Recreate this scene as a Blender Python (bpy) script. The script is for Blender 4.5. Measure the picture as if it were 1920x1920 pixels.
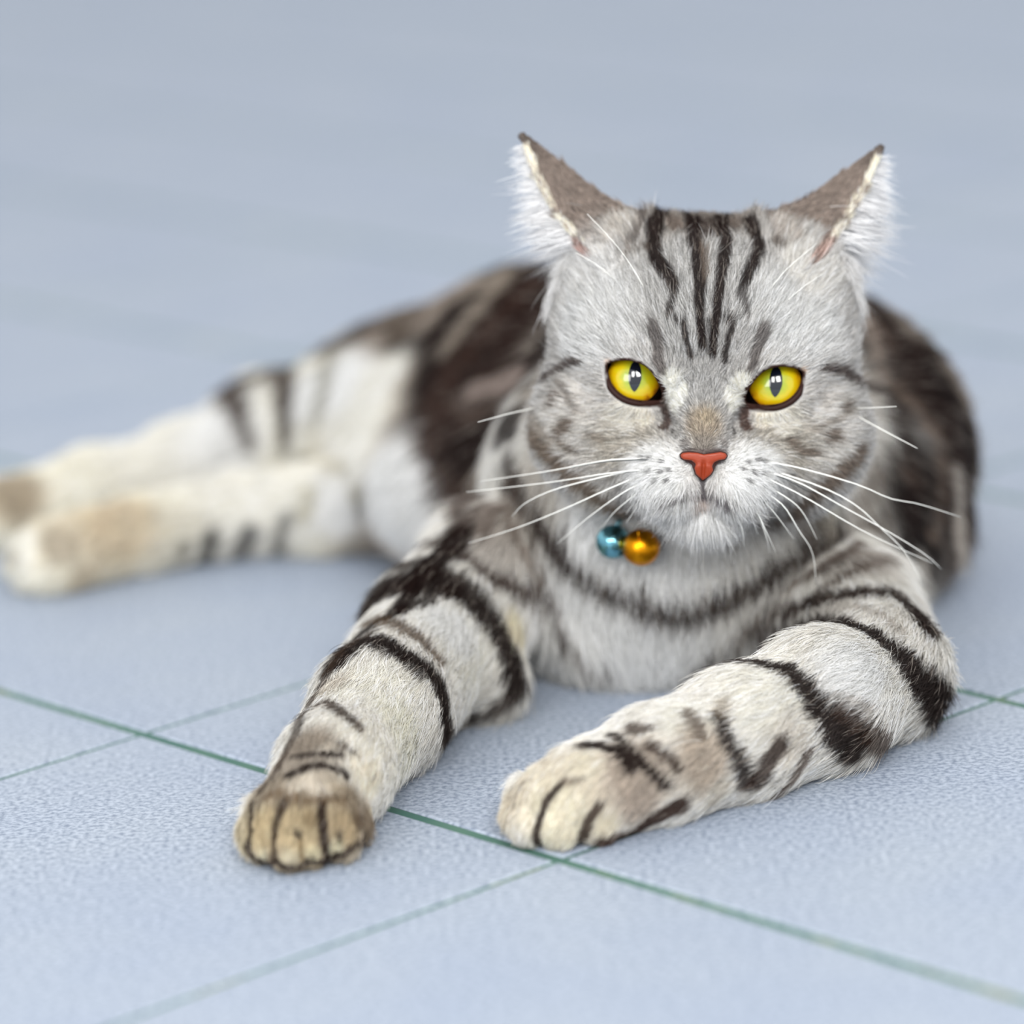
import bpy, math
import numpy as np
from mathutils import Vector, Matrix

for o in list(bpy.data.objects):
    bpy.data.objects.remove(o)
SC = bpy.context.scene
COL = SC.collection
CM = 0.01
rng = np.random.default_rng(7)


# ------------------------------------------------------------------ camera
CH, CT, CR, CF = 42.63, 0.258, -0.054, 8000.0      # height cm, pitch, roll, focal px (1920 px frame)
FW = np.array([0, math.cos(CT), -math.sin(CT)])
RT = np.array([1.0, 0, 0]); UP = np.cross(RT, FW)
CRX = math.cos(CR) * RT + math.sin(CR) * UP
CUP = -math.sin(CR) * RT + math.cos(CR) * UP
CO = np.array([0, -120.6, CH])
cam_d = bpy.data.cameras.new('camera')
cam = bpy.data.objects.new('camera', cam_d); COL.objects.link(cam)
cam_d.sensor_width = 36.0
cam_d.lens = CF / 1920 * 36.0
M = Matrix(((CRX[0], CUP[0], -FW[0]), (CRX[1], CUP[1], -FW[1]), (CRX[2], CUP[2], -FW[2]))).to_4x4()
M.translation = Vector(CO * CM)
cam.matrix_world = M
cam_d.clip_start = 0.05
cam_d.dof.use_dof = True
cam_d.dof.focus_distance = 1.338
cam_d.dof.aperture_fstop = 4.2
SC.camera = cam

# ------------------------------------------------------------------ light
SC.view_settings.view_transform = 'Standard'
SC.view_settings.look = 'None'
SC.view_settings.gamma = 1.0
SC.view_settings.use_curve_mapping = False
SC.view_settings.exposure = 0.32
w = bpy.data.worlds.new('daylight'); SC.world = w
w.use_nodes = True
nt = w.node_tree
bg = nt.nodes['Background']
tc = nt.nodes.new('ShaderNodeTexCoord')
sp = nt.nodes.new('ShaderNodeSeparateXYZ'); nt.links.new(tc.outputs['Generated'], sp.inputs[0])
cr = nt.nodes.new('ShaderNodeValToRGB'); nt.links.new(sp.outputs['Z'], cr.inputs[0])
cr.color_ramp.elements[0].position = 0.0; cr.color_ramp.elements[0].color = (0.70, 0.73, 0.78, 1)
cr.color_ramp.elements[1].position = 1.0; cr.color_ramp.elements[1].color = (1.0, 1.0, 1.0, 1)
nt.links.new(cr.outputs[0], bg.inputs['Color'])
bg.inputs['Strength'].default_value = 0.9

def area(name, loc, tgt, sx, sy, power, col):
    d = bpy.data.lights.new(name, 'AREA'); d.shape = 'RECTANGLE'; d.size = sx; d.size_y = sy
    d.energy = power; d.color = col
    o = bpy.data.objects.new(name, d); COL.objects.link(o)
    o.location = loc
    o.rotation_euler = (Vector(tgt) - Vector(loc)).to_track_quat('-Z', 'Y').to_euler()
    return o
area('window_and_fill_light', (0.55, -1.9, 1.45), (0.05, 0.15, 0.05), 0.55, 0.75, 27, (1.0, 0.98, 0.95))
area('window_and_fill_light', (-0.2, -1.95, 1.45), (0.05, 0.15, 0.05), 0.35, 0.75, 15, (1.0, 0.98, 0.95))
area('window_and_fill_light', (-1.0, -1.7, 0.85), (0.06, 0.18, 0.06), 0.9, 0.9, 17, (1.0, 0.99, 0.97))  # low soft fill, added to brighten the chest and throat

# ------------------------------------------------------------------ pixel helpers (1920 px frame, cm)
def ray(x, y):
    return FW + (x - 960) / CF * CRX - (y - 960) / CF * CUP
def onz(x, y, z=0.0):
    d = ray(x, y); return CO + d * ((z - CO[2]) / d[2])
def ony(x, y, Y):
    d = ray(x, y); return CO + d * ((Y - CO[1]) / d[1])
def nrm(v):
    v = np.asarray(v, float); return v / np.linalg.norm(v)

# ------------------------------------------------------------------ materials
def lin(r, g, b):
    f = lambda c: ((c / 255 + 0.055) / 1.055) ** 2.4 if c > 10 else c / 255 / 12.92
    return (f(r), f(g), f(b))
def mat(name, col=(200, 200, 200), rough=0.5, metal=0.0, spec=0.5):
    m = bpy.data.materials.new(name); m.use_nodes = True
    b = m.node_tree.nodes['Principled BSDF']
    b.inputs['Base Color'].default_value = (*lin(*col), 1)
    b.inputs['Roughness'].default_value = rough
    b.inputs['Metallic'].default_value = metal
    b.inputs['Specular IOR Level'].default_value = spec
    return m, m.node_tree, b

def mesh_obj(name, verts, faces, material=None, parent=None, smooth=True, cm=True):
    me = bpy.data.meshes.new(name)
    v = np.asarray(verts, float) * (CM if cm else 1)
    me.from_pydata(v.tolist(), [], [list(map(int, f)) for f in faces])
    me.update()
    if smooth:
        me.polygons.foreach_set('use_smooth', np.ones(len(me.polygons), bool))
    o = bpy.data.objects.new(name, me); COL.objects.link(o)
    if material: me.materials.append(material)
    if parent: o.parent = parent
    return o

def quad_mesh_obj(name, V, Q, material=None, parent=None):
    me = bpy.data.meshes.new(name)
    nv, nf = len(V), len(Q)
    k = Q.shape[1]
    me.vertices.add(nv); me.vertices.foreach_set('co', (V * CM).astype(np.float32).ravel())
    me.loops.add(nf * k); me.loops.foreach_set('vertex_index', Q.astype(np.int32).ravel())
    me.polygons.add(nf)
    me.polygons.foreach_set('loop_start', np.arange(0, nf * k, k, dtype=np.int32))
    me.polygons.foreach_set('use_smooth', np.ones(nf, bool))
    me.update(calc_edges=True); me.validate()
    o = bpy.data.objects.new(name, me); COL.objects.link(o)
    if material: me.materials.append(material)
    if parent: o.parent = parent
    return o

# ------------------------------------------------------------------ floor of 20 cm tiles
def floor_tile_mat():
    m, nt, b = mat('blue_grey_floor_tile', (176, 188, 206), 0.55, 0, 0.35)
    N = nt.nodes.new; L = nt.links.new
    geo = N('ShaderNodeNewGeometry')
    n1 = N('ShaderNodeTexNoise'); n1.inputs['Scale'].default_value = 560; n1.inputs['Detail'].default_value = 5
    n2 = N('ShaderNodeTexNoise'); n2.inputs['Scale'].default_value = 13; n2.inputs['Detail'].default_value = 3
    L(geo.outputs['Position'], n1.inputs['Vector']); L(geo.outputs['Position'], n2.inputs['Vector'])
    r1 = N('ShaderNodeValToRGB'); L(n1.outputs['Fac'], r1.inputs[0])
    r1.color_ramp.elements[0].position = 0.32; r1.color_ramp.elements[0].color = (*lin(124, 135, 151), 1)
    r1.color_ramp.elements[1].position = 0.62; r1.color_ramp.elements[1].color = (*lin(175, 184, 196), 1)
    r2 = N('ShaderNodeValToRGB'); L(n2.outputs['Fac'], r2.inputs[0])
    r2.color_ramp.elements[0].position = 0.3; r2.color_ramp.elements[0].color = (0.90, 0.92, 0.97, 1)
    r2.color_ramp.elements[1].position = 0.7; r2.color_ramp.elements[1].color = (1, 1, 1, 1)
    mx = N('ShaderNodeMix'); mx.data_type = 'RGBA'; mx.blend_type = 'MULTIPLY'; mx.inputs[0].default_value = 1
    L(r1.outputs[0], mx.inputs[6]); L(r2.outputs[0], mx.inputs[7])
    L(mx.outputs[2], b.inputs['Base Color'])
    bp = N('ShaderNodeBump'); bp.inputs['Strength'].default_value = 0.12; bp.inputs['Distance'].default_value = 0.0004
    L(n1.outputs['Fac'], bp.inputs['Height']); L(bp.outputs[0], b.inputs['Normal'])
    return m
def grout_mat():
    m, nt, b = mat('green_grout', (86, 142, 122), 0.8, 0, 0.2)
    N = nt.nodes.new; L = nt.links.new
    geo = N('ShaderNodeNewGeometry')
    n = N('ShaderNodeTexNoise'); n.inputs['Scale'].default_value = 30; n.inputs['Detail'].default_value = 4
    L(geo.outputs['Position'], n.inputs['Vector'])
    r = N('ShaderNodeValToRGB'); L(n.outputs['Fac'], r.inputs[0])
    r.color_ramp.elements[0].position = 0.35; r.color_ramp.elements[0].color = (*lin(72, 106, 98), 1)
    r.color_ramp.elements[1].position = 0.72; r.color_ramp.elements[1].color = (*lin(128, 134, 98), 1)
    e = r.color_ramp.elements.new(0.55); e.color = (*lin(86, 118, 104), 1)
    L(r.outputs[0], b.inputs['Base Color'])
    return m
TILE, GROUT = floor_tile_mat(), grout_mat()
TS = 20.0
PHI = -0.829
TA = np.array([math.cos(PHI), math.sin(PHI)]); TB = np.array([-math.sin(PHI), math.cos(PHI)])
TO = np.array([0.88, 0.04])
GA, GB = 0.44, 0.24            # joint width of lines running along A, along B
TH_ = 0.7

def tile_geo(i, j, e=0.07, jit=0.0):
    """verts and faces of one tile with a chamfered rim; local to its centre"""
    hx, hy = TS / 2 - GB / 2, TS / 2 - GA / 2
    v = []
    for (z, ins) in ((-TH_, 0), (-0.05, 0), (0.0, e)):
        for sx, sy in ((-1, -1), (1, -1), (1, 1), (-1, 1)):
            p = sx * (hx - ins) * TA + sy * (hy - ins) * TB
            v.append((p[0], p[1], z))
    f = [(8, 9, 10, 11)]
    for r in (0, 4):
        for k in range(4):
            f.append((r + k, r + (k + 1) % 4, r + 4 + (k + 1) % 4, r + 4 + k))
    return v, f
floor = mesh_obj('floor', [(-300, -160, -1.2), (300, -160, -1.2), (300, 440, -1.2), (-300, 440, -1.2),
                           (-300, -160, -0.07), (300, -160, -0.07), (300, 440, -0.07), (-300, 440, -0.07)],
                 [(0, 3, 2, 1), (4, 5, 6, 7), (0, 1, 5, 4), (1, 2, 6, 5), (2, 3, 7, 6), (3, 0, 4, 7)], GROUT, smooth=False)
floor['kind'] = 'structure'
tv, tf = tile_geo(0, 0)
tile_me = bpy.data.meshes.new('tile')
tile_me.from_pydata([tuple(c * CM for c in p) for p in tv], [], tf); tile_me.update()
tile_me.materials.append(TILE)
cand = []
for i in range(-22, 24):
    for j in range(-22, 24):
        c = TO + TA * TS * (i + 0.5) + TB * TS * (j + 0.5)
        if abs(c[0]) > 285 or c[1] < -145 or c[1] > 425: continue
        v = np.array([c[0], c[1], 0]) - CO
        z = v @ FW
        if z > 1:
            px, py = CF * (v @ CRX) / z, -CF * (v @ CUP) / z
            out = max(abs(px) - 960, abs(py) - 960, 0) / CF * z
        else: out = 999
        cand.append((out + 0.02 * abs(z), i, j, c))
cand.sort(key=lambda t: t[0])
sv, sf = [], []
for n, (d, i, j, c) in enumerate(cand):
    dz = 0.03 * math.sin(i * 12.9 + j * 78.2)
    if (i, j) in ((-1, 0), (0, 0), (-1, -1), (0, -1), (-1, 1), (-2, 0), (-2, 1), (0, 1)): dz = 0.0
    dz = min(dz, 0.0)
    if n < 280:
        o = bpy.data.objects.new('tile', tile_me); COL.objects.link(o); o.parent = floor
        o.location = (c[0] * CM, c[1] * CM, dz * CM)
    else:
        b0 = len(sv)
        sv += [(p[0] + c[0], p[1] + c[1], p[2] + dz) for p in tv]
        sf += [tuple(q + b0 for q in f) for f in tf]
so = mesh_obj('outer_tiles', sv, sf, TILE, floor, smooth=False)
so['kind'] = 'stuff'

# ------------------------------------------------------------------ cat: one body surface from a signed distance field
HO = ony(1321, 717, 13.0)                       # head origin: between the eyeball centres
HF = nrm([-0.035, -1.0, 0.02])                  # forward
_r = CRX * math.cos(math.radians(2)) - CUP * math.sin(math.radians(2))
HR = nrm(_r - HF * (_r @ HF)); HU = np.cross(HF, HR)
HM = np.array([HR, HF, HU])                     # rows: local axes
def h2w(p): return HO + np.asarray(p, float) @ HM
def w2h(p): return (np.asarray(p, float) - HO) @ HM.T
def HL(x, y, dep):                              # pixel -> world point on head plane at forward depth
    d = ray(x, y); t = ((HO + HF * dep - CO) @ HF) / (d @ HF); return CO + d * t

PR = []                                         # primitives: (kind, data, k, bound centre, bound radius)
def cap(a, b, ra, rb, k=0.8):
    a, b = np.asarray(a, float), np.asarray(b, float)
    PR.append(('c', (a, b, ra, rb), k, (a + b) / 2, np.linalg.norm(b - a) / 2 + max(ra, rb)))
def chain(pts, k=0.8):
    for (a, ra), (b, rb) in zip(pts[:-1], pts[1:]): cap(a, b, ra, rb, k)
def ell(c, r, k=0.8, X=None):
    X = np.eye(3) if X is None else np.asarray(X)
    PR.append(('e', (np.asarray(c, float), np.asarray(r, float), X), k, np.asarray(c, float), max(r)))
def tri(a, b, c, th, k=0.25):
    a, b, c = (np.asarray(q, float) for q in (a, b, c))
    m = (a + b + c) / 3
    PR.append(('t', (a, b, c, th), k, m, max(np.linalg.norm(q - m) for q in (a, b, c)) + th))

# torso
CHEST = np.array([5.6, 23.0, 5.2])
ell(CHEST, (6.3, 6.6, 5.4), 1.0)
ell((4.4, 20.6, 2.4), (4.8, 4.6, 3.1), 1.2)
ell((9.1, 29.0, 4.9), (7.4, 9.0, 6.0), 2.0)
ell((11.4, 28.0, 2.4), (4.7, 6.4, 2.6), 1.0)
cap((7.0, 30, 5.9), (1.5, 37.0, 5.0), 5.5, 5.3, 2.5)
ell((-2.2, 40.6, 3.7), (6.2, 5.6, 4.4), 2.5)
ell((1.0, 33.5, 3.4), (6.5, 5.5, 4.0), 2.0)      # belly
ell((5.7, 18.7, 5.4), (4.7, 4.1, 4.3), 1.6)       # throat ruff
# neck
cap(h2w((0, -4.2, -0.8)), (5.8, 20.6, 6.6), 4.3, 5.2, 1.6)
# fore leg resting to the left of the picture
LS, L1, L2, L3, L4 = ony(945, 1065, 19.5), onz(830, 1190, 2.5), onz(712, 1330, 2.0), onz(628, 1440, 1.75), onz(578, 1520, 1.35)
chain([(LS, 2.5), (L1, 2.3), (L2, 1.95), (L3, 1.6), (L4, 1.45)], 0.7)
cap(L1, onz(895, 1262, 1.5), 2.0, 1.45, 0.8)
ell(onz(572, 1540, 1.05), (1.75, 1.7, 1.1), 0.5)
def toe(a, b, za, zb, ra, rb, k=0.16): cap(onz(*a, za), onz(*b, zb), ra, rb, k)
toe((488, 1520), (476, 1562), 1.05, 0.62, 0.48, 0.48)
toe((513, 1512), (496, 1578), 1.35, 0.66, 0.62, 0.64)
toe((560, 1512), (545, 1594), 1.45, 0.66, 0.60, 0.64)
toe((585, 1514), (580, 1590), 1.40, 0.62, 0.58, 0.60)
toe((628, 1515), (633, 1575), 1.30, 0.66, 0.66, 0.66)
toe((660, 1520), (662, 1552), 0.95, 0.6, 0.52, 0.52)
# fore leg lying to the right
RS, R1, R2, R3, R4, R5 = ony(1550, 1150, 19.0), onz(1655, 1262, 1.9), onz(1545, 1312, 2.1), onz(1395, 1372, 1.9), onz(1235, 1432, 1.7), onz(1110, 1478, 1.5)
chain([(RS, 2.9), (R1, 1.95)], 1.0)
chain([(R1, 1.9), (R2, 2.05), (R3, 1.9), (R4, 1.65), (R5, 1.5)], 0.6)
ell(onz(1075, 1498, 1.15), (1.75, 1.6, 1.2), 0.5)
toe((985, 1482), (972, 1530), 1.05, 0.65, 0.5, 0.5)
toe((1025, 1472), (996, 1546), 1.4, 0.66, 0.62, 0.65)
toe((1080, 1480), (1048, 1548), 1.4, 0.68, 0.68, 0.72)
toe((1145, 1500), (1122, 1542), 1.2, 0.64, 0.66, 0.66)
# hind legs stretched out to the left
chain([(onz(740, 905, 2.6), 2.4), (onz(618, 950, 1.75), 1.65), (onz(450, 962, 1.6), 1.42), (onz(270, 998, 1.5), 1.35), (onz(110, 1040, 1.35), 1.35)], 0.5)
ell(onz(85, 1050, 1.15), (1.35, 1.5, 1.15), 0.5)
for a, b in (((100, 1020), (48, 1040)), ((95, 1045), (38, 1062)), ((110, 1065), (58, 1085))):
    toe(a, b, 1.3 if b[1] < 1080 else .8, 0.95 if b[1] < 1080 else .55, 0.5, 0.52, 0.2)
chain([(np.array([-3.2, 40.2, 3.6]), 3.9), (onz(520, 826, 3.0), 2.4), (onz(360, 874, 2.2), 1.6), (onz(180, 918, 1.8), 1.38), (onz(20, 958, 1.4), 1.32)], 1.0)
ell(onz(-8, 968, 1.25), (1.5, 1.6, 1.2), 0.5)
# tail lying behind the body
chain([((-4.5, 45.0, 3.2), 1.5), ((0, 49.5, 1.5), 1.3), ((8, 49.5, 1.3), 1.2), ((14, 45, 1.2), 1.0)], 0.8)

# head
NBODY = len(PR)
def hell(c, r, k): ell(h2w(c), r, k, HM)
hell((0, -3.0, 1.05), (4.45, 4.5, 3.72), 0.9)
for s in (-1, 1):
    cap(h2w((s * 1.6, -2.6, 3.4)), h2w((s * 3.1, -2.3, 3.3)), 1.25, 1.2, 0.9)   # roots of the ears
    hell((s * 2.85, -2.6, 1.0), (1.95, 2.6, 2.7), 0.9)                  # temples
for s in (-1, 1):
    hell((s * 2.95, -1.9, -1.95), (2.48, 2.6, 2.4), 1.1)
    hell((s * 1.9, -0.9, 1.3), (2.0, 1.6, 1.5), 1.0)                 # brow
hell((0, -0.6, 2.2), (2.2, 1.7, 2.2), 0.9)                           # forehead
cap(HL(1320, 715, 0.35), HL(1318, 838, 2.0), 1.0, 0.66, 0.6)         # bridge of the nose
for s in (-1, 1):
    ell(HL(1320 + s * 62, 900, 1.55), (1.2, 1.15, 0.95), 0.35, HM)   # whisker pads
    cap(HL(1320 + s * 60, 880, 1.2), HL(1320 + s * 165, 850, -0.6), 1.1, 1.6, 0.7)
ell(HL(1318, 948, 1.0), (1.45, 1.0, 0.72), 0.3, HM)
cap(HL(1318, 945, 0.7), h2w((0, -1.5, -3.0)), 0.85, 2.2, 0.4)       # chin and jaw
# brow bars that slant down to the nose
for s, px in ((-1, 1190), (1, 1453)):
    cy = 712 if s < 0 else 722
    cap(HL(px + s * 62, cy - 62, -0.2), HL(px - s * 52, cy - 14, 1.05), 0.85, 0.5, 0.5)
# ears: two curved plates each, opening outwards
def ear(rim, med, back, s):
    rim = [HL(*q) for q in rim]; med = [HL(*q) for q in med]; back = [h2w(q) for q in back]
    n = len(rim)
    for A, B in ((rim, med), (med, back)):
        for i in range(n - 1):
            tri(A[i], A[i + 1], B[i + 1], (0.075 if i == 0 else 0.105), 0.12)
            if i > 0: tri(A[i], B[i + 1], B[i], (0.075 if i == 0 else 0.105), 0.12)
    return rim, med, back
tipL, tipR = (979, 254, -3.4), (1652, 277, -3.4)
bL = [w2h(HL(*tipL)), (-5.2, -4.6, 5.6), (-4.9, -5.0, 4.4), (-4.2, -5.2, 3.2), (-3.4, -5.2, 2.2)]
bR = [w2h(HL(*tipR)), (5.2, -4.6, 5.6), (4.9, -5.0, 4.4), (4.2, -5.2, 3.2), (3.4, -5.2, 2.2)]
E0 = len(PR)
EARL = ear([tipL, (1008, 330, -3.0), (1046, 405, -2.3), (1090, 452, -1.6), (1140, 492, -0.9)],
           [tipL, (1052, 312, -3.7), (1112, 362, -3.6), (1160, 390, -3.2), (1215, 412, -2.6)], bL, -1)
EARR = ear([tipR, (1622, 352, -3.0), (1580, 420, -2.3), (1540, 470, -1.6), (1492, 508, -0.9)],
           [tipR, (1582, 330, -3.7), (1522, 375, -3.6), (1470, 398, -3.2), (1415, 418, -2.6)], bR, 1)
E1 = len(PR)
# lid mounds, eye openings
EYE_R = 1.06
EYEC = [HL(1190, 712, -0.12), HL(1452, 722, -0.12)]
for c in EYEC: ell(c, (1.2, 1.2, 1.2), 0.5)
VIEW = nrm(CO - HO)                                                  # gaze: the cat looks at the photographer
GX = nrm(np.cross(np.array([0, 0, 1.0]), -VIEW)); 
GX = GX if GX @ HR > 0 else -GX
_ro = math.radians(-5.1); GZ0 = np.cross(-VIEW, GX); GZ0 = GZ0 if GZ0[2] > 0 else -GZ0
GX, GZ = GX * math.cos(_ro) + GZ0 * math.sin(_ro), GZ0 * math.cos(_ro) - GX * math.sin(_ro)
PXC = 8000 / ((HO - CO) @ FW)                                        # px per cm at the head
# outline of the left eye opening in px from the eye centre (x outwards is negative), y down
LID = np.array([(-50, -27), (-36, -33), (-15, -35), (5, -32), (22, -24), (36, -10), (47, 8), (53, 24), (51, 35), (40, 37),
                (22, 38), (5, 37), (-12, 33), (-28, 24), (-41, 10), (-48, -6), (-51, -19)], float)
def smooth_loop(P, n):
    m = len(P); out = []
    for i in range(n):
        u = i * m / n; a = int(u); t = u - a
        p0, p1, p2, p3 = (P[(a + q) % m] for q in (-1, 0, 1, 2))
        out.append(0.5 * (2 * p1 + (p2 - p0) * t + (2 * p0 - 5 * p1 + 4 * p2 - p3) * t * t + (3 * p1 - p0 - 3 * p2 + p3) * t ** 3))
    return np.array(out)
LIDS = smooth_loop(LID, 56)
def lid_uv(e):                                                       # cm, (u right, v up)
    q = LIDS.copy(); q[:, 1] *= -1
    if e == 1: q[:, 0] *= -1; q = q[::-1]
    # both outlines are level with the eyes' own axis
    return q / PXC
LUV = [lid_uv(0), lid_uv(1)]
def poly_sd(P, q):
    d = np.full(len(q), 1e9); s = np.ones(len(q)); n = len(P)
    for i in range(n):
        a, b = P[i], P[i - 1]; e = b - a; wv = q - a
        t = np.clip((wv @ e) / (e @ e), 0, 1)
        bb = wv - t[:, None] * e
        d = np.minimum(d, (bb ** 2).sum(1))
        c1, c2, c3 = q[:, 1] >= a[1], q[:, 1] < b[1], e[0] * wv[:, 1] > e[1] * wv[:, 0]
        fl = (c1 & c2 & c3) | (~c1 & ~c2 & ~c3)
        s[fl] *= -1
    return s * np.sqrt(d)

def smin(a, b, k):
    h = np.maximum(k - np.abs(a - b), 0) / k
    return np.minimum(a, b) - h * h * k * 0.25
def prim_d(kind, dat, p):
    if kind == 'c':
        a, b, ra, rb = dat
        ab = b - a; t = np.clip(((p - a) @ ab) / max(ab @ ab, 1e-9), 0, 1)
        return np.linalg.norm(p - a - t[:, None] * ab, axis=1) - (ra + (rb - ra) * t)
    if kind == 'e':
        c, r, X = dat
        q = (p - c) @ X.T
        k0 = np.linalg.norm(q / r, axis=1); k1 = np.linalg.norm(q / (r * r), axis=1)
        return np.where(k0 < 1e-4, -r.min(), k0 * (k0 - 1) / np.maximum(k1, 1e-6))
    a, b, c, th = dat
    ba, cb, ac = b - a, c - b, a - c
    n = np.cross(ba, ac)
    pa, pb, pc = p - a, p - b, p - c
    ins = (np.sign(pa @ np.cross(ba, n)) + np.sign(pb @ np.cross(cb, n)) + np.sign(pc @ np.cross(ac, n))) < 2
    def e2(v, e):
        t = np.clip((v @ e) / (e @ e), 0, 1); return ((v - t[:, None] * e) ** 2).sum(1)
    de = np.minimum(np.minimum(e2(pa, ba), e2(pb, cb)), e2(pc, ac))
    df = (pa @ n) ** 2 / (n @ n)
    return np.sqrt(np.where(ins, de, df)) - th
FAR = 3.0
GR_TOE = []
def sdf(P):
    P = np.asarray(P, np.float64)
    d = np.full(len(P), FAR)
    ed = np.full(len(P), FAR)
    for i, (kind, dat, k, bc, br) in enumerate(PR):
        m = np.nonzero(((P - bc) ** 2).sum(1) < (br + 2.2) ** 2)[0]
        if not len(m): continue
        dd = prim_d(kind, dat, P[m])
        if E0 <= i < E1: ed[m] = smin(ed[m], dd, k)
        else: d[m] = smin(d[m], dd, k)
    d = smin(d, ed, 0.55)
    for e in (0, 1):                                                 # carve the eye openings
        rel = P - EYEC[e]
        m = np.nonzero((rel ** 2).sum(1) < 9)[0]
        if not len(m): continue
        q = rel[m]
        uv = np.stack([q @ GX, q @ GZ], 1)
        op = np.maximum(poly_sd(LUV[e], uv), -(q @ VIEW) - 0.1)
        op = np.maximum(op, 0)*1.0 + np.minimum(op, 0)
        d[m] = np.maximum(d[m], -op)
    return np.maximum(d, 0.03 - P[:, 2])

def axis(lo, hi, flo, fhi, coarse, fine):
    a = [lo]
    while a[-1] < hi:
        x = a[-1]
        near = min(max((flo - x) / 1.5, (x - fhi) / 1.5, 0), 1)
        a.append(x + fine + (coarse - fine) * near)
    return np.array(a)
def surface_nets(f, xs, ys, zs, B=6, margin=0.55):
    n = [len(xs), len(ys), len(zs)]
    D = np.empty(n, np.float32)
    nb = [(q + B - 1) // B for q in n]
    cen = [np.array([a[min(i * B + B // 2, len(a) - 1)] for i in range(m)]) for a, m in zip((xs, ys, zs), nb)]
    G = np.stack(np.meshgrid(*cen, indexing='ij'), -1).reshape(-1, 3)
    dc = np.concatenate([f(c) for c in np.array_split(G, max(1, len(G) // 60000))])
    D3 = dc.reshape(nb)
    D[:] = np.repeat(np.repeat(np.repeat(np.sign(D3) * FAR, B, 0), B, 1), B, 2)[:n[0], :n[1], :n[2]]
    half = [np.array([(a[min((i + 1) * B, len(a) - 1)] - a[i * B]) for i in range(m)]) / 2 for a, m in zip((xs, ys, zs), nb)]
    hd = np.sqrt(half[0][:, None, None] ** 2 + half[1][None, :, None] ** 2 + half[2][None, None, :] ** 2)
    act = np.argwhere(np.abs(D3) < hd * 1.15 + margin * 0.35)
    li = np.stack(np.meshgrid(np.arange(B), np.arange(B), np.arange(B), indexing='ij'), -1).reshape(-1, 3)
    for ch in np.array_split(act, max(1, len(act) // 1500)):
        I = (ch[:, None, :] * B + li[None]).reshape(-1, 3)
        I = I[(I[:, 0] < n[0]) & (I[:, 1] < n[1]) & (I[:, 2] < n[2])]
        P = np.stack([xs[I[:, 0]], ys[I[:, 1]], zs[I[:, 2]]], 1)
        D[I[:, 0], I[:, 1], I[:, 2]] = f(P)
    S = D < 0
    c = np.zeros([q - 1 for q in n], np.int8)
    for dx in (0, 1):
        for dy in (0, 1):
            for dz in (0, 1):
                c += S[dx:n[0] - 1 + dx, dy:n[1] - 1 + dy, dz:n[2] - 1 + dz]
    cells = np.argwhere((c > 0) & (c < 8))
    idx = -np.ones([q - 1 for q in n], np.int32)
    idx[cells[:, 0], cells[:, 1], cells[:, 2]] = np.arange(len(cells))
    acc = np.zeros((len(cells), 3)); cnt = np.zeros(len(cells))
    ax = (xs, ys, zs)
    cor = [(a, b, e) for a in (0, 1) for b in (0, 1) for e in (0, 1)]
    for p0 in cor:
        for d in range(3):
            if p0[d]: continue
            p1 = list(p0); p1[d] = 1
            A = cells + p0; Bc = cells + p1
            va = D[A[:, 0], A[:, 1], A[:, 2]]; vb = D[Bc[:, 0], Bc[:, 1], Bc[:, 2]]
            m = (va < 0) != (vb < 0)
            t = va[m] / (va[m] - vb[m])
            pa = np.stack([ax[q][A[m, q]] for q in range(3)], 1); pb = np.stack([ax[q][Bc[m, q]] for q in range(3)], 1)
            acc[m] += pa + t[:, None] * (pb - pa); cnt[m] += 1
    V = acc / cnt[:, None]
    Q = []
    for d in range(3):
        u, v = (d + 1) % 3, (d + 2) % 3
        sl0 = [slice(1, q - 1) for q in n]; sl1 = [slice(1, q - 1) for q in n]
        sl0[d] = slice(0, n[d] - 1); sl1[d] = slice(1, n[d])
        s0, s1 = S[tuple(sl0)], S[tuple(sl1)]
        e = np.argwhere(s0 != s1)
        fl = s0[e[:, 0], e[:, 1], e[:, 2]]
        off = np.array([1, 1, 1]); off[d] = 0
        e = e + off
        def ci(du, dv):
            k = e.copy(); k[:, u] -= du; k[:, v] -= dv
            return idx[k[:, 0], k[:, 1], k[:, 2]]
        q = np.stack([ci(1, 1), ci(0, 1), ci(0, 0), ci(1, 0)], 1)
        q[~fl] = q[~fl][:, ::-1]
        Q.append(q)
    Q = np.concatenate(Q); Q = Q[(Q >= 0).all(1)]
    return V, Q
def grad(f, P, h=0.03):
    # tetrahedral differences
    k = np.array([(1, -1, -1), (-1, -1, 1), (-1, 1, -1), (1, 1, 1)], float)
    g = sum(kk * f(P + kk * h)[:, None] for kk in k)
    return g / (4 * h)
import time as _t
_t0 = _t.time()
FINE = 0.085
CRS = 0.15
XS = axis(-25.5, 18.5, 0.0, 13.5, CRS, FINE); YS = axis(-2.5, 53, 8.5, 17.5, CRS, FINE); ZS = axis(-0.2, 20, 5.0, 18.5, CRS, FINE)
V, Q = surface_nets(sdf, XS, YS, ZS)
def chunked(f, P, n=200000): return np.concatenate([f(c) for c in np.array_split(P, max(1, len(P) // n))])
for _ in range(2):
    g = chunked(lambda p: grad(sdf, p), V); d = chunked(sdf, V)
    gl = np.maximum((g ** 2).sum(1), 0.3)
    V = V - np.clip(d, -0.08, 0.08)[:, None] * g / gl[:, None]
NV = g / np.maximum(np.linalg.norm(g, axis=1), 1e-6)[:, None]
print('cat surface', len(V), len(Q), round(_t.time() - _t0, 1))
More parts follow.
